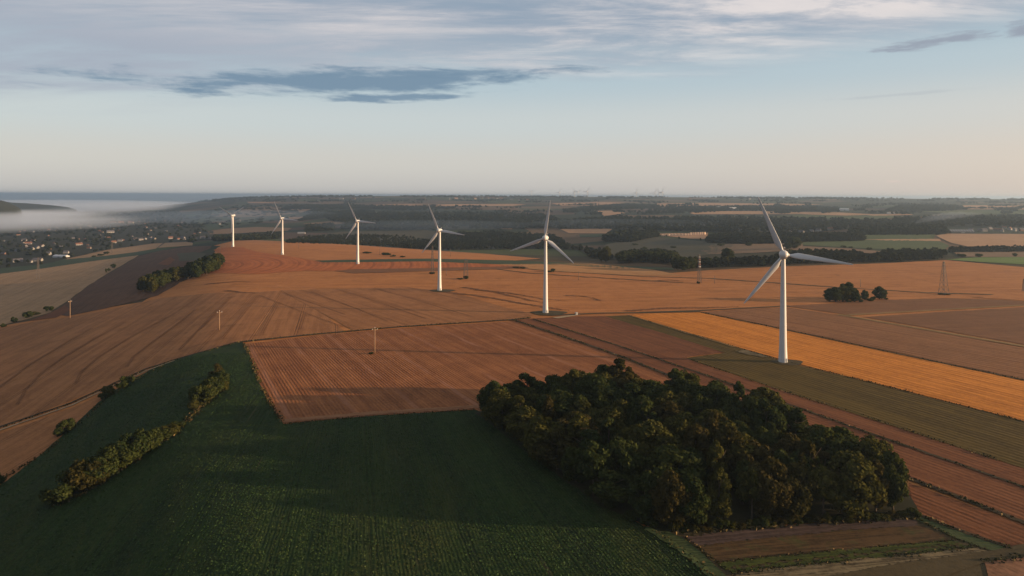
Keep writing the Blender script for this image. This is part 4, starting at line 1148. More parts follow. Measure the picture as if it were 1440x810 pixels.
# tree lines along the far crest and small woods scattered over the far plain
_xs = np.arange(300, 1660, 10.0)
_py = np.arange(274.9, 283, 0.15)
_crest = []
for q in _xs:
    gg = ground(np.stack([np.full(len(_py), q), _py], 1))
    ok = np.hypot(gg[:, 0], gg[:, 1]) < 10500
    ok &= gg[:, 2] > -40
    _crest.append(_py[np.argmax(ok)] if ok.any() else 280)
_crest = np.array(_crest)
xs = rng.uniform(300, 1650, 3000)
den = np.sin(xs / 23.0) + np.sin(xs / 9.1 + 1) * .7 + np.sin(xs / 61.0 + 2)
xs = xs[rng.uniform(-1.6, 1.2, len(xs)) < den]
gp = ground(np.stack([xs, np.interp(xs, _xs, _crest) + 0.25 + rng.exponential(0.55, len(xs))], 1))
for q in gp:
    if q[2] > -60: cand.append((q[0], q[1], rng.uniform(11, 21), rng.uniform(1.3, 2.4), 'on the skyline'))
for k in range(150):
    cx_, cy_ = rng.uniform(360, 1520), 279.5 + rng.uniform(0, 1) ** 1.3 * 20 + 0.004 * 500
    n_ = int(rng.uniform(10, 34))
    pxs = cx_ + rng.normal(0, rng.uniform(3, 14), n_); pys = np.maximum(cy_ + rng.normal(0, .35, n_), 278.4)
    for q in ground(np.stack([pxs, pys], 1)):
        if q[2] > -60 and np.hypot(q[0], q[1]) < 9500: cand.append((q[0], q[1], rng.uniform(8, 17), rng.uniform(1.1, 1.8), 'on the far plain'))
NIND_MAX = 296
cand = np.array(cand, dtype=object)
size = np.array([c[2] / math.hypot(c[0], c[1]) for c in cand])
order = np.argsort(-size)
n_ind = max(0, NIND_MAX - N_IND[0])
midm = {}
for k, (V, Q) in enumerate(MIDV):
    for kd in ('dark green', 'olive green'):
        midm[k, kd] = mesh_np('tree', V, Q, LEAF[kd])
cnt = 0
for i in order[:n_ind]:
    x, y, H, w, phrase = cand[i]
    k = random.randrange(6); kd = 'olive green' if random.random() < 0.28 else 'dark green'
    o = bpy.data.objects.new('broadleaf_tree', midm[k, kd])
    o.location = (x, y, float(hgt(x, y))); o.rotation_euler = (0, 0, random.uniform(0, 6.28))
    s = H / 14.0; o.scale = (s * w, s * w, s)
    tag(link(o), 'distant %s tree %s' % (kd, phrase), 'tree', 'trees ' + phrase)
    cnt += 1
vs, qs, off = [], [], 0
for i in order[n_ind:]:
    x, y, H, w, phrase = cand[i]
    near = math.hypot(x, y) < 1900
    V, Q = MIDV[random.randrange(6)] if near and random.random() < 0.5 else FARV[random.randrange(5)]
    a = random.uniform(0, 6.28); c, s_ = math.cos(a), math.sin(a); s = H / 13.5
    X = V[:, 0] * c - V[:, 1] * s_; Y = V[:, 0] * s_ + V[:, 1] * c
    vs.append(np.stack([x + X * s * w, y + Y * s * w, float(hgt(x, y)) + V[:, 2] * s - 0.3], 1)); qs.append(Q + off); off += len(V)
wl = link(bpy.data.objects.new('distant_woodland', mesh_np('distant_woodland', np.vstack(vs), np.vstack(qs), M_far)))
tag(wl, 'dark blue green woods and hedgerow trees filling the valley and far plain', 'woodland', None, 'stuff')
print('TREES near', N_IND[0], 'mid', cnt, 'stuff', len(order) - n_ind, 'grove', len(GP), 'copse', len(CP))


# ------------------------------------------------------------------ wind turbines
M_tur = plain('turbine_white', (.46, .455, .445), 0.42, 0.4, 0.035, 0.35)
M_blade = plain('blade_white', (.44, .445, .45), 0.38, 0.4, 0.03, 0.5)
M_steel = plain('galvanised_steel', (.22, .21, .20), 0.5, 0.5, 0.2, 3)
M_door = plain('grey_door_paint', (.20, .21, .22), 0.5, 0.4)
M_conc = plain('concrete', (.32, .30, .27), 0.95, 0.1, 0.25, 0.8)
HH = 64.0
tw = MB()
prof = []
for k in range(17):
    z = (HH - 1.6) * k / 16
    f = k / 16
    prof.append((2.25 * (1 - f) ** 1.0 + 1.12 * f + 0.35 * max(0, 1 - f * 5) ** 2, z))
tw.lathe(prof, 32)
for zr in (2.6, 22.0, 43.0):
    i = zr / (HH - 1.6); rr_ = 2.25 * (1 - i) + 1.12 * i + 0.35 * max(0, 1 - i * 5) ** 2
    tw.lathe([(rr_ + 0.0, zr - .18), (rr_ + .07, zr - .14), (rr_ + .07, zr + .14), (rr_ + .0, zr + .18)], 32)
tower_me = tw.mesh('tower', M_tur, True)
fd = MB(); fd.lathe([(3.6, -0.6), (3.6, 0.35), (3.45, 0.45), (2.2, 0.45)], 32)
found_me = fd.mesh('foundation', M_conc)
dr = MB()
dr.box((0, -2.56, 1.7), (1.0, 0.16, 2.2)); dr.box((0, -3.0, 0.50), (1.3, 0.9, 0.12)); dr.box((0, -2.58, 2.95), (1.15, .35, .08))
door_me = dr.mesh('door', M_door)
na = MB()
na.lathe([(0.05, -2.3), (1.2, -2.2), (2.05, -1.4), (2.3, 0.2), (2.15, 2.0), (1.75, 4.0), (1.2, 5.8), (.6, 6.9), (.05, 7.2)], 28, 0, 'y')
na.tube([(0, 0, -2.6), (0, 0, -1.2)], 1.2, 20)
nac_me = na.mesh('nacelle', M_tur, True)
an = MB()
an.tube([(.5, 3.6, 1.7), (.5, 3.6, 3.4)], .06, 6); an.tube([(-.4, 3.6, 3.3), (1.4, 3.6, 3.3)], .05, 6); an.lathe([(.01, 3.9), (.3, 3.75), (.3, 3.4), (.01, 3.3)], 10, 0, 'z', (.9, 3.6, 0)); an.lathe([(.01, 3.7), (.2, 3.6), (.2, 3.3), (.01, 3.2)], 8, 0, 'z', (-.4, 3.6, 0))
an_me = an.mesh('anemometer_mast', M_tur)
sp_ = MB()
sp_.lathe([(2.25, -2.4), (2.5, -3.0), (2.45, -4.0), (2.1, -5.0), (1.5, -5.7), (.75, -6.1), (.02, -6.22)], 28, 0, 'y')
sp_.lathe([(.02, -2.38), (2.25, -2.4)], 28, 0, 'y')
for k in range(3):
    a = 2 * math.pi * k / 3
    sp_.tube([(1.6 * math.sin(a), -3.7, 1.6 * math.cos(a)), (2.75 * math.sin(a), -3.7, 2.75 * math.cos(a))], [1.0, .92], 16)
spin_me = sp_.mesh('rotor_hub', M_tur, True)
RB = 35.0
bl = MB()
secs = []
for r in (2.6, 3.2, 4.2, 5.6, 7.2, 9.0, 12, 16, 20, 24, 28, 31.5, 33.8, 34.8, 35.0):
    f = (r - 2.6) / (RB - 2.6)
    if r < 7.5:
        q = (r - 2.6) / 4.9; q = q * q * (3 - 2 * q)
        ch = 1.5 + q * 2.0; th = 1.45 * (1 - q) + 0.85 * q
    else:
        q = (r - 7.2) / (RB - 7.2)
        ch = 3.5 * (1 - q) ** 0.85 + 0.55 * q; th = ch * (0.24 - 0.1 * q)
    if r > 34: ch *= 0.55 if r < 34.9 else 0.12; th *= 0.6
    tws = math.radians(24 * (1 - f) ** 2 + 4)
    sec = []
    for k in range(14):
        a = 2 * math.pi * k / 14
        cx = math.cos(a) * 0.5
        xx = (cx - 0.14 * min(1, (r - 2.6) / 4)) * ch
        taper = (1 - 0.75 * max(0, -cx * 2) ** 1.5 * min(1, (r - 2.6) / 4))
        yy = math.sin(a) * 0.5 * th * taper
        x2 = xx * math.cos(tws) + yy * math.sin(tws); y2 = -xx * math.sin(tws) + yy * math.cos(tws)
        sec.append((x2, -3.7 + y2 - 1.1 * f * f, r))
    secs.append(sec)
bl.add([p for s in secs for p in s], [(i * 14 + k, i * 14 + (k + 1) % 14, (i + 1) * 14 + (k + 1) % 14, (i + 1) * 14 + k) for i in range(len(secs) - 1) for k in range(14)] + [tuple(range(13, -1, -1)), tuple((len(secs) - 1) * 14 + k for k in range(14))])
blade_me = bl.mesh('blade', M_blade, True)
YAW = math.radians(-17)


def turbine(loc, hub_h, rad, phase, label, group, yaw=YAW, full=True):
    o = empty('wind_turbine', loc)
    tow = link(bpy.data.objects.new('tower', tower_me), o)
    s = hub_h / HH; sb = rad / RB
    tow.scale = (0.5 * (s + sb), 0.5 * (s + sb), s)
    if full:
        fo = link(bpy.data.objects.new('foundation', found_me), o)
        d = link(bpy.data.objects.new('door', door_me), tow); d.rotation_euler = (0, 0, math.radians(35))
    nb = link(bpy.data.objects.new('nacelle', nac_me), o); nb.location = (0, 0, hub_h); nb.rotation_euler = (0, 0, yaw); nb.scale = (sb,) * 3
    if full: link(bpy.data.objects.new('anemometer_mast', an_me), nb)
    hb = link(bpy.data.objects.new('rotor_hub', spin_me), o)
    hb.location = (0, 0, hub_h); hb.scale = (sb,) * 3
    hb.rotation_euler = (Matrix.Rotation(yaw, 3, 'Z') @ Matrix.Rotation(phase, 3, 'Y')).to_euler()
    for k in range(3):
        b = link(bpy.data.objects.new('blade', blade_me), o)
        b.location = (0, 0, hub_h); b.scale = (sb,) * 3
        b.rotation_euler = (Matrix.Rotation(yaw, 3, 'Z') @ Matrix.Rotation(phase + 2 * math.pi * k / 3, 3, 'Y')).to_euler()
    return tag(o, label, 'wind turbine', group)


TG = 'row of large wind turbines on the plateau'
for bx, by, hx, hy, rpx, ph, lab in [
    (1101, 510, 1102, 357.5, 88, -23, 'nearest and tallest white wind turbine, standing between the olive crop and the golden strip'),
    (767, 440.5, 767, 334.5, 54, 9, 'second nearest white wind turbine, one blade upright, on a round grass pad'),
    (618, 409, 617, 324, 40.5, -22, 'third wind turbine from the right, at the corner of the striped brown stubble'),
    (503, 371.5, 502.5, 311, 30.5, -26, 'fourth wind turbine from the right, on the orange ploughland beside the green strip'),
    (397, 358, 396.5, 307.3, 27, -25, 'second wind turbine from the left, at the curved edge of the red ploughland'),
    (327.5, 347.3, 327, 302.8, 24, 60, 'farthest wind turbine of the row at the left, two blades raised in a V'),
]:
    p = g1(bx, by)
    d = math.hypot(p[0], p[1])
    # hub height from the hub pixel, at the depth of the tower
    dv = pix2dir([(bx, hy)])[0]
    tt = d / math.hypot(dv[0], dv[1]); hz = CAMZ + dv[2] * tt
    depth = (np.array(p) - np.array([0, 0, CAMZ])) @ fw
    turbine(tuple(p), hz - p[2], rpx * depth / F, math.radians(ph), lab, TG)
    #print('TURB', [round(float(v)) for v in p], round(float(hz - p[2]), 1), round(rpx * depth / F, 1))
for n, (bx, hy, hpx, ph, yw, lab) in enumerate([
    (747.5, 269.5, 5.5, 60, -17, 'leftmost tiny wind turbine on the skyline'), (787, 270.5, 6.5, 30, -50, 'second tiny wind turbine from the left on the skyline'), (793.5, 271.5, 3.0, 10, -60, 'smallest faint wind turbine on the skyline, left of the tall group'), (803.5, 272.5, 3.0, 40, -60, 'faint small wind turbine just left of the skyline group'),
    (808, 269, 7, -25, -60, 'left wind turbine of the three tall ones on the skyline'), (813, 270, 6.5, 55, -30, 'middle wind turbine of the three tall ones on the skyline'), (826, 269.3, 7.5, 35, -35, 'right wind turbine of the three tall ones on the skyline'),
    (895, 270.5, 6.5, 15, -40, 'lone tiny wind turbine on the skyline between two groups'), (921, 271, 6.5, 25, -30, 'left wind turbine of the right skyline group'), (927.5, 270.5, 6.5, 85, -30, 'middle wind turbine of the right skyline group, rotor turned sideways'), (931.5, 270.8, 8, 25, -50, 'rightmost tiny wind turbine on the skyline')]):
    dv = pix2dir([(bx, hy)])[0]
    far = 7900 + 70 * n
    tt = far / dv[1]
    x, y, hz = dv[0] * tt, dv[1] * tt, CAMZ + dv[2] * tt
    z = float(hgt(x, y))
    turbine((x, y, z), hz - z, hpx * tt / F, math.radians(ph), lab, 'small wind turbines on the skyline', math.radians(yw), False)

# ------------------------------------------------------------------ poles and masts
M_wood = plain('weathered_wood', (.26, .17, .105), 0.9, 0.1, 0.25, 2)
M_ins = plain('insulator_grey', (.35, .34, .32), 0.4, 0.5)
M_mast = plain('dark_lattice_steel', (.075, .062, .055), 0.6, 0.4, 0.2, 2)
M_redp = plain('red_mast_paint', (.13, .04, .03), 0.6, 0.3)
M_whp = plain('white_mast_paint', (.26, .25, .24), 0.6, 0.3)


def pole(px, py, tpx, label, rz):
    p = g1(px, py); depth = (np.array(p) - np.array([0, 0, CAMZ])) @ fw
    H = (py - tpx) * depth / F * 1.03
    o = empty('utility_pole', tuple(p), rz)
    a = MB(); a.tube([(0, 0, -.6), (0, 0, H * .5), (0, 0, H - .1)], [.30, .25, .19], 10)
    a.build('pole', M_wood, o, True)
    c = MB(); c.box((0, .16, H - 1.25), (3.6, .2, .26)); c.tube([(-.9, .2, H - 1.2), (0, .2, H - 2.2)], .06, 5); c.tube([(.9, .2, H - 1.2), (0, .2, H - 2.2)], .06, 5)
    c.build('crossarm', M_wood, o)
    for x, z in ((-1.6, H - 1.12), (1.6, H - 1.12), (0, H - .15)):
        i = MB(); i.lathe([(.05, z), (.2, z + .05), (.2, z + .25), (.12, z + .32), (.2, z + .4), (.18, z + .6), (.02, z + .7)], 8, 0, 'z', (x, .16 if x else 0, 0))
        i.build('insulator', M_ins, o)
    return tag(o, label, 'utility pole', 'wooden utility poles across the left fields')


pole(527, 496.5, 462, 'nearest wooden utility pole with crossarm, on the ridged soil', .3)
pole(308.5, 464.5, 438, 'wooden utility pole with crossarm in the brown stubble, left of the tramlines', .4)
pole(98.5, 448, 423, 'wooden utility pole on the left slope below the dark ploughland', 1.2)


def thin_pole(px, py, tpx, label, mat=None):
    p = g1(px, py); depth = (np.array(p) - np.array([0, 0, CAMZ])) @ fw
    H = (py - tpx) * depth / F * 1.02
    o = empty('field_pole', tuple(p), 0.5)
    a = MB(); a.tube([(0, 0, -.5), (0, 0, H)], [.26, .18], 8); a.build('pole', mat or M_mast, o, True)
    c = MB(); c.box((0, .12, H - .6), (2.2, .14, .18)); c.build('crossarm', mat or M_mast, o)
    return tag(o, label, 'pole', 'thin poles standing in the far fields')


for a in [(813.5, 394, 382, 'thin dark pole in the stubble right of the second turbine'), (1005, 399.5, 388, 'thin dark pole right of the red and white mast'), (1210, 404, 393, 'thin dark pole behind the clump of trees'), (627.5, 388, 380, 'thin short pole right of the third turbine'), (534, 359, 347, 'thin pole in the far orange field, right of the fourth rotor'), (633.5, 361, 350, 'thin pole high in the far orange field right of the third turbine'), (419.5, 350, 340, 'thin pole in the far orange field left of the fourth turbine'), (309.5, 358, 344, 'thin pole behind the copse left of the last turbine'),
          (909.5, 331, 311, 'tall thin pole in front of the dark belt of woods'), (1221.5, 330.5, 319, 'thin pole at the left end of the light green field'), (1234.5, 330, 318, 'thin pole in front of the wood on the light green field')]:
    thin_pole(*a)


def lattice(px, py, tpx, wb, wt, label, bands=False, arms=False, nseg=8):
    p = g1(px, py); depth = (np.array(p) - np.array([0, 0, CAMZ])) @ fw
    H = (py - tpx) * depth / F * 1.02; b = wb * depth / F / 2; t_ = wt * depth / F / 2
    o = empty('lattice_mast', tuple(p), 0.35)
    corner = [(-1, -1), (1, -1), (1, 1), (-1, 1)]
    zs = [H * (1 - (1 - k / nseg) ** 1.25) for k in range(nseg + 1)]
    wd = [b + (t_ - b) * (z / H) ** 0.85 for z in zs]
    lt = MB()
    rad = 0.17
    for cx, cy in corner:
        i = MB(); i.tube([(cx * w, cy * w, z - (.4 if z == 0 else 0)) for w, z in zip(wd, zs)], rad, 5); i.build('leg', M_mast, o)
    for k in range(nseg):
        for q in range(4):
            c0, c1 = corner[q], corner[(q + 1) % 4]
            lt.tube([(c0[0] * wd[k], c0[1] * wd[k], zs[k]), (c1[0] * wd[k + 1], c1[1] * wd[k + 1], zs[k + 1])], .09, 4)
            lt.tube([(c1[0] * wd[k], c1[1] * wd[k], zs[k]), (c0[0] * wd[k + 1], c0[1] * wd[k + 1], zs[k + 1])], .09, 4)
            lt.tube([(c0[0] * wd[k + 1], c0[1] * wd[k + 1], zs[k + 1]), (c1[0] * wd[k + 1], c1[1] * wd[k + 1], zs[k + 1])], .08, 4)
    lt.build('bracing', M_mast, o)
    tp = MB(); tp.tube([(0, 0, H - .2), (0, 0, H + 1.2)], .12, 6); tp.box((0, 0, H), (2 * t_ + .3, 2 * t_ + .3, .25)); tp.build('mast_tip', M_mast, o)
    if bands:
        for k in range(5):
            z0 = H * (0.56 + .085 * k); w = b + (t_ - b) * (z0 / H) ** 0.85
            m = MB(); m.box((0, 0, z0 + H * .02), (2 * w + .1, 2 * w + .1, H * .04)); m.build('painted_band', M_whp if k % 2 == 0 or k == 4 else M_redp, o)
    if arms:
        for z, l in ((H * .93, 3.2), (H * .82, 4.2)):
            m = MB(); m.tube([(-l, 0, z), (0, 0, z + .9), (l, 0, z)], .1, 5); m.tube([(-l, 0, z), (l, 0, z)], .1, 5); m.build('crossarm', M_mast, o)
    return tag(o, label, 'lattice mast', None)


lattice(1327, 414.5, 369, 10, 1.6, 'tall tapered lattice mast standing alone in the right stubble')
lattice(1440, 410, 393, 3.5, 1.4, 'small lattice mast cut by the right border of the picture')
lattice(983.5, 398, 359, 4.6, 1.8, 'slim lattice mast with red and white bands beside the tree cluster', True)
lattice(608, 385, 347, 4, 1.2, 'slim lattice mast just left of the third turbine tower', nseg=9)
lattice(655, 392, 365, 6, 3.6, 'squat grey lattice mast right of the third turbine', nseg=5)
lattice(53.5, 393, 363, 3.2, 1.2, 'slim lattice mast in the beige field at the far left', arms=True)
lattice(157.5, 357.5, 342, 2.4, 1.0, 'small lattice mast above the green strip on the left', arms=True, nseg=6)

# small transformer box by the second turbine
p = g1(810.5, 443.5)
o = empty('transformer_cabinet', tuple(p), .4)
b = MB(); b.box((0, 0, 1.15), (1.9, 1.6, 2.3)); b.build('cabinet', M_whp, o)
b = MB(); b.box((0, 0, 2.42), (2.2, 1.9, .2)); b.build('roof', M_steel, o)
b = MB(); b.box((0, -.84, 1.1), (1.2, .08, 1.8)); b.build('door', M_door, o)
tag(o, 'small white transformer cabinet on the track right of the second turbine', 'cabinet')

# straw stacks
M_straw = plain('straw', (.66, .47, .34), 0.95, 0.05, 0.2, 0.6)
for n, x in enumerate([931.8, 936.4, 941.0, 945.0, 949.5, 954.4, 959.4, 964.2, 968.0, 971.6, 975.0, 978.2, 981.6, 985.0, 988.0, 991.0]):
    tall = n >= 9
    p = g1(x, 332.0 - 0.115 * n)
    depth = (np.array(p) - np.array([0, 0, CAMZ])) @ fw
    w = (3.3 if not tall else 2.5) * depth / F; H = (2.6 if not tall else 4.0) * depth / F
    w *= [1, .9, 1.1, .8, 1, 1, .95, .9, .8, 1, .9, 1, .95, .9, .8, .8][n]
    o = empty('straw_stack', tuple(p), .62 + rng.normal(0, .05))
    rows = 4
    for k in range(rows):
        m = MB()
        nb = 3
        for q in range(nb):
            m.box(((q - 1) * w / nb + rng.normal(0, .05), rng.normal(0, .06), H * (k + .5) / rows), (w / nb * .97, w * .8, H / rows * .96))
        m.build('bale_layer', M_straw, o)
    tag(o, ('tall pale straw stack in the right block, %s from the left of that block' % ORD[n - 9]) if tall else 'low pale straw stack, %s from the left end of the row' % ORD[n], 'straw stack', 'straw stacks lined up on the far stubble')

# ------------------------------------------------------------------ houses and barns
WALLS = [plain('white_render', (.215, .208, .198), 0.85, 0.1, 0.1, .3), plain('cream_render', (.19, .165, .135), 0.85, 0.1, 0.1, .3), plain('brick', (.17, .10, .075), 0.9, 0.1, 0.2, .5)]
ROOFS = [plain('slate_roof', (.075, .072, .080), 0.7, 0.3, 0.2, .4), plain('tile_roof', (.15, .075, .05), 0.85, 0.1, 0.25, .4)]
M_win = plain('window_glass', (.03, .035, .045), 0.15, 0.6)
M_sheet = plain('pale_sheet_metal', (.38, .39, .40), 0.5, 0.4, 0.08, .2)
M_dsheet = plain('dark_roof_sheet', (.045, .048, .055), 0.55, 0.4, 0.2, .3)


def house_parts(L_, W_, E_, Rf):
    w = MB()
    x, y = L_ / 2, W_ / 2
    w.add([(-x, -y, -1.5), (x, -y, -1.5), (x, y, -1.5), (-x, y, -1.5), (-x, -y, E_), (x, -y, E_), (x, y, E_), (-x, y, E_), (-x, 0, E_ + Rf), (x, 0, E_ + Rf)],
          [(0, 1, 5, 4), (1, 2, 6, 9, 5), (2, 3, 7, 6), (3, 0, 4, 8, 7)])
    r = MB(); ov = .45; tk = .22
    sl = Rf / y
    for sgn in (-1, 1):
        e = (y + ov); ze = E_ - ov * sl
        a = [(-x - ov, sgn * e, ze + .06), (x + ov, sgn * e, ze + .06), (x + ov, 0, E_ + Rf + .06), (-x - ov, 0, E_ + Rf + .06)]
        t2 = [(p[0], p[1], p[2] + tk) for p in a]
        f = [(0, 1, 2, 3), (7, 6, 5, 4), (0, 4, 5, 1), (1, 5, 6, 2), (2, 6, 7, 3), (3, 7, 4, 0)]
        if sgn > 0: f = [q[::-1] for q in f]
        r.add(a + t2, f)
    c = MB(); c.box((x * .55, .15 * y, E_ + Rf + .3), (.9, .7, 1.7))
    n = [((k - 1) * L_ * .28, -(y + .03), E_ * .52) for k in range(3)]
    return w, r, c, n


HV = []
for L_, W_, E_, Rf in [(11, 7.5, 4.6, 3.4), (14, 8, 5.2, 3.8), (9, 7, 3.2, 3.0), (18, 9, 4.8, 3.6)]:
    w, r, c, n = house_parts(L_, W_, E_, Rf)
    HV.append(([w.mesh('wall', m) for m in WALLS], [r.mesh('roof', m) for m in ROOFS], c.mesh('chimney', WALLS[2]), n))
_wm = MB(); _wm.box((0, 0, 0), (1.1, .1, 1.3)); _wm.box((0, -.06, 0), (.07, .05, 1.3)); win_me = _wm.mesh('window', M_win)


def house(px, py, label, group, k=None, wm=None, rm=None, s=1.0, rz=None, xy=None):
    p = g1(px, py) if xy is None else (xy[0], xy[1], float(hgt(*xy)))
    k = random.randrange(4) if k is None else k
    wm = random.choice([0, 0, 0, 1, 1, 2]) if wm is None else wm
    rm = random.choice([0, 0, 1]) if rm is None else rm
    o = empty('house', tuple(p), random.uniform(-.9, .9) if rz is None else rz)
    o.scale = (s, s, s)
    W_, R_, c, n = HV[k]
    link(bpy.data.objects.new('wall', W_[wm]), o)
    rf = link(bpy.data.objects.new('roof', R_[rm]), o)
    link(bpy.data.objects.new('chimney', c), rf)
    if xy is None and 'skyline' not in label:
        for q in n:
            wo = link(bpy.data.objects.new('window', win_me), o); wo.location = q
    return tag(o, label, 'house', group)


town = [(24, 354.5, 'white gabled house alone in the trees at the left border'), (25, 369, 'white house at the edge of the green strip, leftmost of four'), (42, 370, 'second white house by the green strip at the far left'), (53, 368, 'pale house lit by the sun right above the green strip'), (67, 359, 'pale low building in front of the town trees'),
        (40, 344, 'sunlit cream house at the top of the bright cluster in the town'), (47, 340, 'sunlit house at the upper right of the bright cluster in the town'), (44, 352, 'sunlit low house at the bottom left of the bright cluster'), (53, 350, 'long sunlit house at the bottom right of the bright cluster'), (34, 339.5, 'small house left of the bright cluster in the town'), (37, 347, 'house in the middle of the bright cluster in the town'), (59, 347.5, 'house at the right end of the bright cluster'),
        (160, 342.5, 'bright white gabled house by itself above the tan field'), (169, 340, 'small white house right of the bright gabled one'), (190, 338, 'sunlit white house on the field edge, left one of the row'), (198, 338.5, 'white house second in the row on the field edge'), (204, 337.5, 'white house third in the row on the field edge'), (216, 337.5, 'cream house fourth in the row on the field edge'), (240, 336.5, 'bright white house on the field edge right of the row'), (251, 337.5, 'low white house left of the tall one near the brow'), (257, 336.5, 'tall white house left of the broad bush near the brow'), (275, 337.5, 'white gabled house right of the broad bush near the brow'), (285, 336, 'low pale house farther right near the brow'), (295, 336.5, 'pale house at the right end of the brow row'),
        (103, 336, 'long pale house in the middle of the town'), (111, 345.5, 'cream house below the long pale one in the town'), (76, 343.5, 'pale house between two dark tree groups in the town'), (155, 328, 'pale flat looking building up in the town'), (140, 326, 'small pale building left of the flat looking one'), (170, 314.5, 'large pale building at the far side of the town'), (184, 314.5, 'tall pale building at the far right of the town'), (159, 314.5, 'pale building at the far side, left of the large one'), (148, 314.5, 'small pale building at the far left of the far row'), (93, 357, 'low pale building before the field edge')]
for px, py, lab in town:
    big = px in (170, 184, 155, 159)
    house(px, py, lab, 'houses of the valley town', 3 if big else None, 0 if 'white' in lab or 'bright' in lab or 'pale' in lab else 1, None, 1.5 if big else 1.0)
TW = ground(dense([(0, 372), (60, 366), (105, 356), (150, 348), (215, 341), (270, 338), (290, 330), (260, 314), (230, 303), (120, 306), (0, 328)], 8))[:, :2]
TP = poisson(TW, 62)
TP = TP[rng.permutation(len(TP))[:125]]
tpx, _ = project(np.column_stack([TP, hgt(TP[:, 0], TP[:, 1])]))
for q, (u, v) in zip(TP, tpx):
    part = 'left' if u < 90 else ('middle' if u < 180 else 'right')
    dist = 'near' if v > 345 else ('middle' if v > 325 else 'far')
    wm = random.choice([0, 1, 2]); rm = random.choice([0, 1])
    lab = '%s walled %s roofed house in the %s %s of the valley town' % (['white', 'cream', 'brick'][wm], ['grey', 'tiled'][rm], dist, part)
    house(0, 0, lab, 'houses scattered through the valley town', None, wm, rm, 0.72, None, q)
vill = [(1276, 320, 'white house in the trees, leftmost of the right village'), (1306, 320.5, 'pale house hidden behind a round tree in the right village'), (1312, 318.5, 'small bright white house beside the smoke'), (1322, 315.5, 'small cream house high in the right village'), (1365, 324.5, 'white gabled house just right of the dark barn'), (1377, 324.5, 'pale house second to the right of the dark barn'), (1384, 325.5, 'bright white gabled house in the middle of the right village'), (1392, 323.5, 'cream house right of the bright gabled one'), (1402, 325, 'low cream house in the right village'), (1409, 326, 'small pale house right of the low cream one'), (1412, 321.5, 'white house on the upper row of the right village'), (1420, 323.5, 'tall white house in the right village'), (1428, 325, 'wide white house near the right border'), (1437, 325, 'brick house at the right border of the picture'),
        (1097, 326, 'small white house left of the central hamlet'), (1111, 327.5, 'bright white house at the left of the central hamlet'), (1118, 327, 'white gabled house in the central hamlet'), (1127, 328.5, 'wide pale house in the middle of the central hamlet'), (1130, 331, 'low pale house in front of the central hamlet'), (1141, 326.5, 'pale house between trees in the central hamlet'), (1151, 326, 'small white house at the right of the central hamlet'), (1164, 324.5, 'cream house at the right end of the central hamlet'), (1168, 323.5, 'sunlit house beside the cream one at the right end of the hamlet'),
        (1028, 325, 'small pale house in the belt of woods left of the nearest rotor'), (1038, 325, 'cream house in the belt of woods left of the nearest rotor'),
        (526, 304, 'tiny pale house in the dark valley wood'), (420, 305.5, 'pale farmhouse beyond the fifth turbine'), (337, 311.5, 'white house on the slope right of the last rotor'), (309, 316, 'small white house left of the last tower'), (325, 332, 'low white house behind the last turbine')]
for px, py, lab in vill:
    house(px, py, lab, 'houses of the far villages', None, 0 if 'white' in lab or 'pale' in lab else (2 if 'brick' in lab else 1))
sky_h = [(633, 281.5), (641, 281.5), (650, 281.3), (668, 281.5), (677, 280.5), (684, 281), (689, 280.8), (694, 280.5), (699, 280.8), (705, 281.3), (719, 282), (595, 281.8), (730, 283), (742, 283), (480, 281.5), (497, 282), (1054, 281.5), (970, 282.5)]
for n, (px, py) in enumerate(sky_h):
    house(px, py - 1.2, 'tiny sunlit building on the skyline, %s from the left' % ORD[sorted(q[0] for q in sky_h).index(px)], 'buildings on the skyline', 3, 1 if n % 2 else 0, n % 2, rng.uniform(1.2, 2.4), rng.uniform(-.3, .8))


def barn(px, py, L_, W_, E_, Rf, label, wmat, rmat, rz=0.0, nwin=0):
    p = g1(px, py)
    o = empty('barn', tuple(p), rz)
    w, r, c, n = house_parts(L_, W_, E_, Rf)
    w.build('wall', wmat, o); r.build('roof', rmat, o)
    d = MB(); d.box((0, -W_ / 2 - .06, E_ * .4), (L_ * .16, .1, E_ * .75)); d.build('door', M_door, o)
    for k in range(nwin):
        q = MB(); x = (k + .5) / nwin * L_ - L_ / 2
        q.add([(x - .8, -W_ / 2 - .2, E_ - .2 + .6), (x + .8, -W_ / 2 - .2, E_ + .4), (x + .8, -.6, E_ + Rf + .18), (x - .8, -.6, E_ + Rf + .18)], [(0, 1, 2, 3)])
        q.add([(x - .8, -W_ / 2 - .2, E_ + .45), (x + .8, -W_ / 2 - .2, E_ + .45), (x + .8, -.6, E_ + Rf + .38), (x - .8, -.6, E_ + Rf + .38)], [(0, 1, 2, 3)])
        q.build('skylight', M_sheet, o)
    return tag(o, label, 'barn', None)


barn(1351, 327.5, 64, 20, 4, 5, 'long dark roofed barn with pale skylights at the edge of the right stubble', M_dsheet, M_dsheet, -.04, 9)
barn(1326, 325.5, 16, 10, 4, 2, 'low white shed left of the long dark barn', M_sheet, M_sheet, .05)
barn(1187, 296.5, 46, 24, 9, 5, 'large white farm building far off below the skyline', M_sheet, M_sheet, -.2)
barn(1180, 296.5, 30, 20, 6, 4, 'blue grey farm building left of the large white one', M_dsheet, M_sheet, -.2)
barn(1253, 300.5, 34, 12, 6, 3, 'long pale farm building beside the far tan strip', M_sheet, WALLS[1], .0)
barn(1011, 293.5, 40, 20, 8, 5, 'pale farm building among far trees, left of two', M_sheet, M_sheet, .1)
barn(1030, 294.5, 44, 22, 8, 5, 'white farm building among far trees, right of two', M_sheet, M_sheet, .2)
barn(424, 329, 26, 12, 4, 3, 'long low grey shed behind the fifth turbine', M_steel, M_steel, .05)
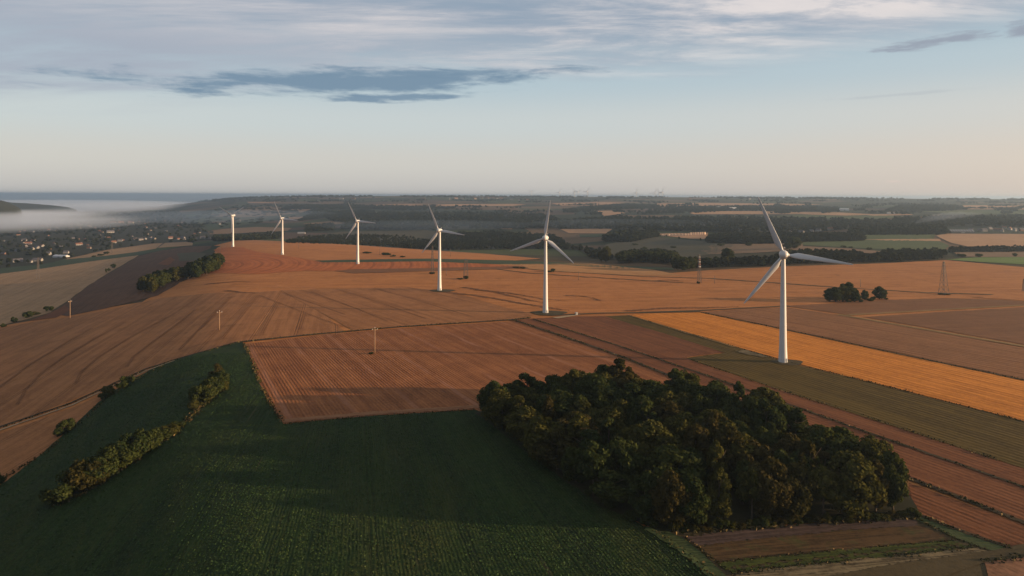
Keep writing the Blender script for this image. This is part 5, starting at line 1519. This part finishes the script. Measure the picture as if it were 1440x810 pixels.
barn(86, 362.5, 34, 14, 4, 3, 'long low grey shed between the town and the tan field', M_sheet, M_sheet, -.25)


# ------------------------------------------------------------------ light settings
SUN_AZ, SUN_EL, SUN_E, SUN_C = 96.5, 7.3, 4.4, (1.0, .68, .40)
EXPO = 1.3
SKY_S = 0.097
DENOISE = True
HAZE_D = 7.0e-5
HAZE_C = (.40, .54, .70)
FOG_C = (.70, .80, .95)
FOG_D = 0.0036
# sky colours, in the units of the sky texture
k_ = 1.0
SKY0, SKY1, SKY2, SKY3, SKY4, SKY5 = (2.38, 2.32, 2.26), (2.62, 2.55, 2.42), (2.45, 2.65, 2.68), (1.95, 2.4, 2.65), (.92, 1.35, 1.8), (.46, .62, .88)
SKYW = (3.1, 2.5, 2.1)
SKYP = (3.1, 2.5, 2.2)
CLD_D, CLD_L, CLD_B, CLD_B2 = (1.62, 1.80, 2.12), (3.3, 3.05, 2.98), (.78, 1.18, 1.60), (1.3, 1.45, 1.75)
# ------------------------------------------------------------------ headland over the sea, fog, haze, smoke
def headland(name, pts, depth, mat):
    """ridge following a line of (px, py top) at a given distance, sloping down both ways"""
    rows = []
    for (px, py, dist) in pts:
        dv = pix2dir([(px, py)])[0]; tt = dist / math.hypot(dv[0], dv[1])
        x, y, z = dv[0] * tt, dv[1] * tt, CAMZ + dv[2] * tt
        rr = math.hypot(x, y); ux, uy = x / rr, y / rr
        row = []
        for f in (-1, -.75, -.5, -.25, -.1, 0, .1, .3, .6, 1):
            hh = (1 - abs(f)) ** 0.9 if f < 0 else (1 - f) ** .7
            row.append((x + ux * f * depth, y + uy * f * depth, -95 + (z + 95) * hh + (rng.normal(0, 1.5) if abs(f) < .99 else 0)))
        rows.append(row)
    V = [p for r_ in rows for p in r_]; n = len(rows[0])
    Q = [(i * n + j, i * n + j + 1, (i + 1) * n + j + 1, (i + 1) * n + j) for i in range(len(rows) - 1) for j in range(n - 1)]
    me = mesh_np(name, V, Q, mat, smooth=True)
    if me.polygons[4].normal.z < 0: me.flip_normals()
    return tag(link(bpy.data.objects.new(name, me)), kind='structure')


M_head = field_mat('wooded_headland', (.020, .024, .014), (.034, .034, .018), None, 0, None, 0.5, 0.2)
headland('hill', [(-90, 274, 4300), (-50, 277, 4350), (-10, 279.5, 4400), (5, 282.5, 4400), (14, 286, 4400), (22, 289.5, 4400), (28, 294, 4400), (33, 300, 4400)], 900, M_head)
headland('hill', [(-40, 281, 7500), (0, 283, 7500), (16, 284.5, 7500), (40, 286, 7500), (70, 288.5, 7600), (95, 291, 7700), (108, 295, 7700)], 900, M_head)


def vol_mat(name, dens, col, noise=None, aniso=0.0):
    t = NT(name)
    v = t.n('VolumePrincipled')
    v.inputs['Color'].default_value = (*col, 1); v.inputs['Density'].default_value = dens
    v.inputs['Anisotropy'].default_value = aniso
    t.L(v.outputs[0], t.out.inputs['Volume'])
    return t.mat


M_fogfar = vol_mat('sea_fog', 0.00042, FOG_C, None, 0.2)
t = NT('valley_fog')
_c = t.n('VectorMath', operation='SUBTRACT'); t.L(t.n('TexCoord').outputs['Generated'], _c.inputs[0]); _c.inputs[1].default_value = (.5, .5, .5)
_l = t.n('VectorMath', operation='LENGTH'); t.L(_c.outputs[0], _l.inputs[0])
_nz = t.noise(t.vscale(t.n('TexCoord').outputs['Object'], (.6, 1, 8)), 0.0026, 3, 0.55)
_f = t.smooth(t.math('ADD', _l.outputs['Value'], t.math('MULTIPLY', t.math('SUBTRACT', _nz, 0.5), 0.5)), 0.52, 0.02)
_v = t.n('VolumePrincipled'); _v.inputs['Color'].default_value = (*FOG_C, 1); _v.inputs['Anisotropy'].default_value = 0.15
t.L(t.math('MULTIPLY', _f, FOG_D), _v.inputs['Density']); t.L(_v.outputs[0], t.out.inputs['Volume'])
M_fog = t.mat
t.mat.cycles.volume_step_rate = 0.25


def fog_at(name, px, py, dist, wpx, dpt, h, seed, mat=None):
    dv = pix2dir([(px, py)])[0]; tt = dist / math.hypot(dv[0], dv[1])
    mb = MB(); a, b = wpx / 2 * tt / F, dpt
    n = 20; prof = [(max(.001, math.cos(q)), math.sin(q)) for q in np.linspace(-math.pi / 2, math.pi / 2, 13)]
    mb.lathe(prof, n)
    mb.v = [(p[0] * a, p[1] * b, p[2] * h) for p in mb.v]
    o = mb.build(name, mat or M_fog, None, True)
    o.location = (dv[0] * tt, dv[1] * tt, CAMZ + dv[2] * tt); o.rotation_euler = (0, 0, -math.atan2(dv[0], dv[1]))
    return tag(o, None, None, None, 'stuff')


o = fog_at('fog_bank', -60, 310, 3750, 520, 1000, 40, 1); tag(o, 'nearest pale fog bank lying over the valley town at the left', 'fog')
o = fog_at('fog_bank', -40, 301, 4300, 440, 500, 24, 5); tag(o, 'second fog layer behind the nearest bank over the town', 'fog')
o = fog_at('fog_bank', 90, 293.5, 9000, 440, 3000, 50, 2, M_fogfar); tag(o, 'long fog bank over the coast reaching right to the ridge', 'fog')
o = fog_at('fog_bank', 180, 291, 8300, 190, 1300, 55, 3, M_fogfar); tag(o, 'rounded fog bank touching the far ridge', 'fog')
o = fog_at('fog_bank', 60, 286.5, 14000, 420, 4000, 60, 4, M_fogfar); tag(o, 'thin fog layer out over the sea', 'fog')
o = fog_at('fog_bank', 85, 282.8, 15000, 14, 110, 60, 6, M_fogfar); tag(o, 'small white fog dome rising over the sea fog', 'fog')

M_mist = vol_mat('valley_mist', 0.00030, (.40, .55, .76), None, 0.3)
o = fog_at('mist', 900, 315, 2550, 330, 260, 17, 7, M_mist); tag(o, 'thin blue mist lying between the tree belts right of the second turbine', 'mist')
o = fog_at('mist', 600, 316, 2500, 320, 280, 15, 8, M_mist); tag(o, 'thin blue mist over the dark valley wood behind the third turbine', 'mist')
o = fog_at('mist', 330, 304, 4300, 330, 700, 34, 9, M_mist); tag(o, 'thin blue mist over the pale fields beyond the last turbine', 'mist')
# smoke drifting from the village
M_smoke = vol_mat('smoke', 0.007, (.5, .6, .75), None, 0.3)
mb = MB()
pts, rad = [], []
for k, (px, py, r_) in enumerate([(1286, 315.5, 2), (1291, 312, 6), (1300, 309, 9), (1314, 306, 12), (1332, 303.5, 13), (1350, 302, 11), (1372, 301, 6), (1388, 300.5, 1)]):
    dv = pix2dir([(px, py)])[0]; tt = 2250 / dv[1]
    pts.append((dv[0] * tt, dv[1] * tt, CAMZ + dv[2] * tt)); rad.append(r_)
pts2, rad2 = [], []
for i in range(len(pts) - 1):
    for q in range(4):
        f = q / 4
        pts2.append(tuple(np.array(pts[i]) * (1 - f) + np.array(pts[i + 1]) * f)); rad2.append((rad[i] * (1 - f) + rad[i + 1] * f) * (1 + .12 * math.sin(i * 9 + q * 2.1)))
mb.tube(pts2, rad2, 12)
tag(mb.build('smoke', M_smoke, None, True), 'thin bluish smoke plume drifting right over the village', 'smoke', None, 'stuff')

# air
hz_ = MB()
x0, y0, z0, z1 = 90000, 90000, -130.0, 128.0
hz_.box((0, 0, (z0 + z1) / 2), (2 * x0, 2 * y0, z1 - z0))
hm = vol_mat('air', HAZE_D, HAZE_C, None, 0.5)
tag(hz_.build('haze', hm), 'pale blue air over the whole landscape', 'haze', None, 'stuff')

# ------------------------------------------------------------------ sun and sky
sun = bpy.data.lights.new('sun', 'SUN')
sun.energy = SUN_E; sun.angle = math.radians(0.7); sun.color = SUN_C
so = bpy.data.objects.new('sun', sun); COL.objects.link(so)
az, el = math.radians(SUN_AZ), math.radians(SUN_EL)
sd = Vector((math.sin(az) * math.cos(el), math.cos(az) * math.cos(el), math.sin(el)))
so.rotation_euler = sd.to_track_quat('Z', 'Y').to_euler()

w = bpy.data.worlds.new('World'); SC.world = w; w.use_nodes = True


class WT(NT):
    def __init__(s): s.t = w.node_tree


t = WT()
bg = t.t.nodes['Background']
skn = t.n('TexSky', sky_type='NISHITA', sun_disc=False)
skn.sun_elevation = el; skn.sun_rotation = az
skn.air_density = 1.0; skn.dust_density = 1.2; skn.ozone_density = 1.6
dirv = t.n('TexCoord').outputs['Generated']
sp = t.n('SeparateXYZ'); t.L(dirv, sp.inputs[0])
azn = t.math('MULTIPLY', t.math('ARCTAN2', sp.outputs[0], sp.outputs[1]), 57.29578)
eln = t.math('MULTIPLY', t.math('ARCSINE', sp.outputs[2]), 57.29578)
# clear-sky tint over elevation, warm to the right
grad = t.ramp(t.math('DIVIDE', eln, 30.0), [(0.0, SKY0), (0.09, SKY1), (0.2, SKY2), (0.32, SKY3), (0.5, SKY4), (1.0, SKY5)])
grad.node.color_ramp.interpolation = 'EASE'
warm = t.math('MULTIPLY', t.smooth(azn, -10, 70), t.smooth(eln, 13, 0))
grad = t.mix(t.math('MULTIPLY', warm, 0.85), grad, SKYW)
base = t.mix(0.92, skn.outputs[0], grad)
# cloud deck as a flat layer overhead
zc = t.math('MAXIMUM', t.math('ADD', sp.outputs[2], 0.06), 0.03)
cx = t.math('DIVIDE', sp.outputs[0], zc); cy = t.math('DIVIDE', sp.outputs[1], zc)
cv = t.n('CombineXYZ'); t.L(cx, cv.inputs[0]); t.L(cy, cv.inputs[1])
cvo = cv.outputs[0]
rotm = t.n('Mapping'); t.L(cvo, rotm.inputs[0]); rotm.inputs[2].default_value = (0, 0, R(-14)); rotm.inputs[3].default_value = (0.42, 1.0, 1)
n1 = t.noise(rotm.outputs[0], 0.85, 9, 0.6, 0.4)
n2 = t.noise(rotm.outputs[0], 2.3, 9, 0.66, 0.35)
# lower edge of the deck rises to the right
edge = t.math('ADD', eln, t.math('MULTIPLY', azn, -0.08))
cov = t.smooth(t.math('ADD', edge, t.math('MULTIPLY', t.math('SUBTRACT', n1, 0.5), 6.0)), 8.3, 12.0)
dens = t.smooth(t.math('ADD', t.math('MULTIPLY', n1, 0.6), t.math('MULTIPLY', n2, 0.4)), 0.34, 0.60)
deck = t.math('MULTIPLY', cov, t.math('MULTIPLY_ADD', dens, 0.62, 0.34))
lit = t.math('MULTIPLY', t.smooth(n2, 0.40, 0.66), t.smooth(azn, -30, 22))
litz = t.math('ADD', lit, t.math('MULTIPLY', t.smooth(eln, 10.5, 16), t.smooth(n1, 0.45, 0.62)), clamp=True)
ccol = t.mix(litz, CLD_D, CLD_L)
sky = t.mix(deck, base, ccol)


def bar(a0, a1, e0, slope, th, nscale, thr):
    """long thin cloud bar between two bearings"""
    mid_, half = (a0 + a1) / 2, (a1 - a0) / 2
    ua = t.math('DIVIDE', t.math('SUBTRACT', azn, mid_), half)
    ec = t.math('ADD', e0, t.math('MULTIPLY', t.math('SUBTRACT', azn, mid_), slope))
    ve = t.math('DIVIDE', t.math('SUBTRACT', eln, ec), th)
    d = t.math('SQRT', t.math('ADD', t.math('POWER', t.math('ABSOLUTE', ua), 2.0), t.math('POWER', t.math('ABSOLUTE', ve), 2.0)))
    v = t.n('CombineXYZ'); t.L(t.math('MULTIPLY', azn, 0.16), v.inputs[0]); t.L(t.math('MULTIPLY', eln, 1.0), v.inputs[1])
    nz = t.noise(v.outputs[0], nscale, 7, 0.62, 0.25)
    return t.smooth(t.math('SUBTRACT', t.math('ADD', 1.0, t.math('MULTIPLY', t.math('SUBTRACT', nz, 0.5), 2.6)), d), thr, thr + 0.75)


for args, c, a_ in [((-33.0, 5.5, 9.15, 0.055, 1.1, 1.1, -0.12), CLD_B, 0.95), ((-18.0, 6.5, 10.1, 0.03, 0.45, 1.4, 0.05), CLD_B, 0.85), ((-17.5, -3.0, 8.0, 0.04, 0.45, 1.5, 0.0), CLD_B, 0.9),
                    ((26.2, 36.6, 10.9, 0.07, 0.42, 1.8, 0.0), CLD_B2, 0.85), ((34.4, 40.0, 11.1, 0.0, 0.75, 1.5, 0.05), CLD_B2, 0.85), ((20.0, 38.0, 7.4, 0.03, 0.22, 1.3, 0.35), CLD_B2, 0.18),
                    ((28.2, 30.2, 1.15, 0.0, 0.22, 2.0, 0.2), SKYP, 0.9)]:
    sky = t.mix(t.math('MULTIPLY', bar(*args), a_), sky, c)
t.L(sky, bg.inputs[0]); bg.inputs[1].default_value = SKY_S

SC.view_settings.view_transform = 'Standard'
SC.view_settings.look = 'None'
SC.view_settings.gamma = 1.0
SC.view_settings.use_curve_mapping = False
SC.view_settings.exposure = EXPO
SC.render.engine = 'CYCLES'
SC.cycles.use_denoising = DENOISE
try:
    SC.cycles.denoiser = 'OPENIMAGEDENOISE'
    SC.cycles.denoising_input_passes = 'RGB_ALBEDO_NORMAL'
    SC.cycles.denoising_prefilter = 'ACCURATE'
except Exception:
    pass
SC.cycles.max_bounces = 5
SC.cycles.diffuse_bounces = 2
SC.cycles.glossy_bounces = 2
SC.cycles.volume_bounces = 1
SC.cycles.transmission_bounces = 2
SC.cycles.transparent_max_bounces = 8
SC.cycles.sample_clamp_indirect = 6
SC.cycles.use_adaptive_sampling = False
SC.render.film_transparent = False
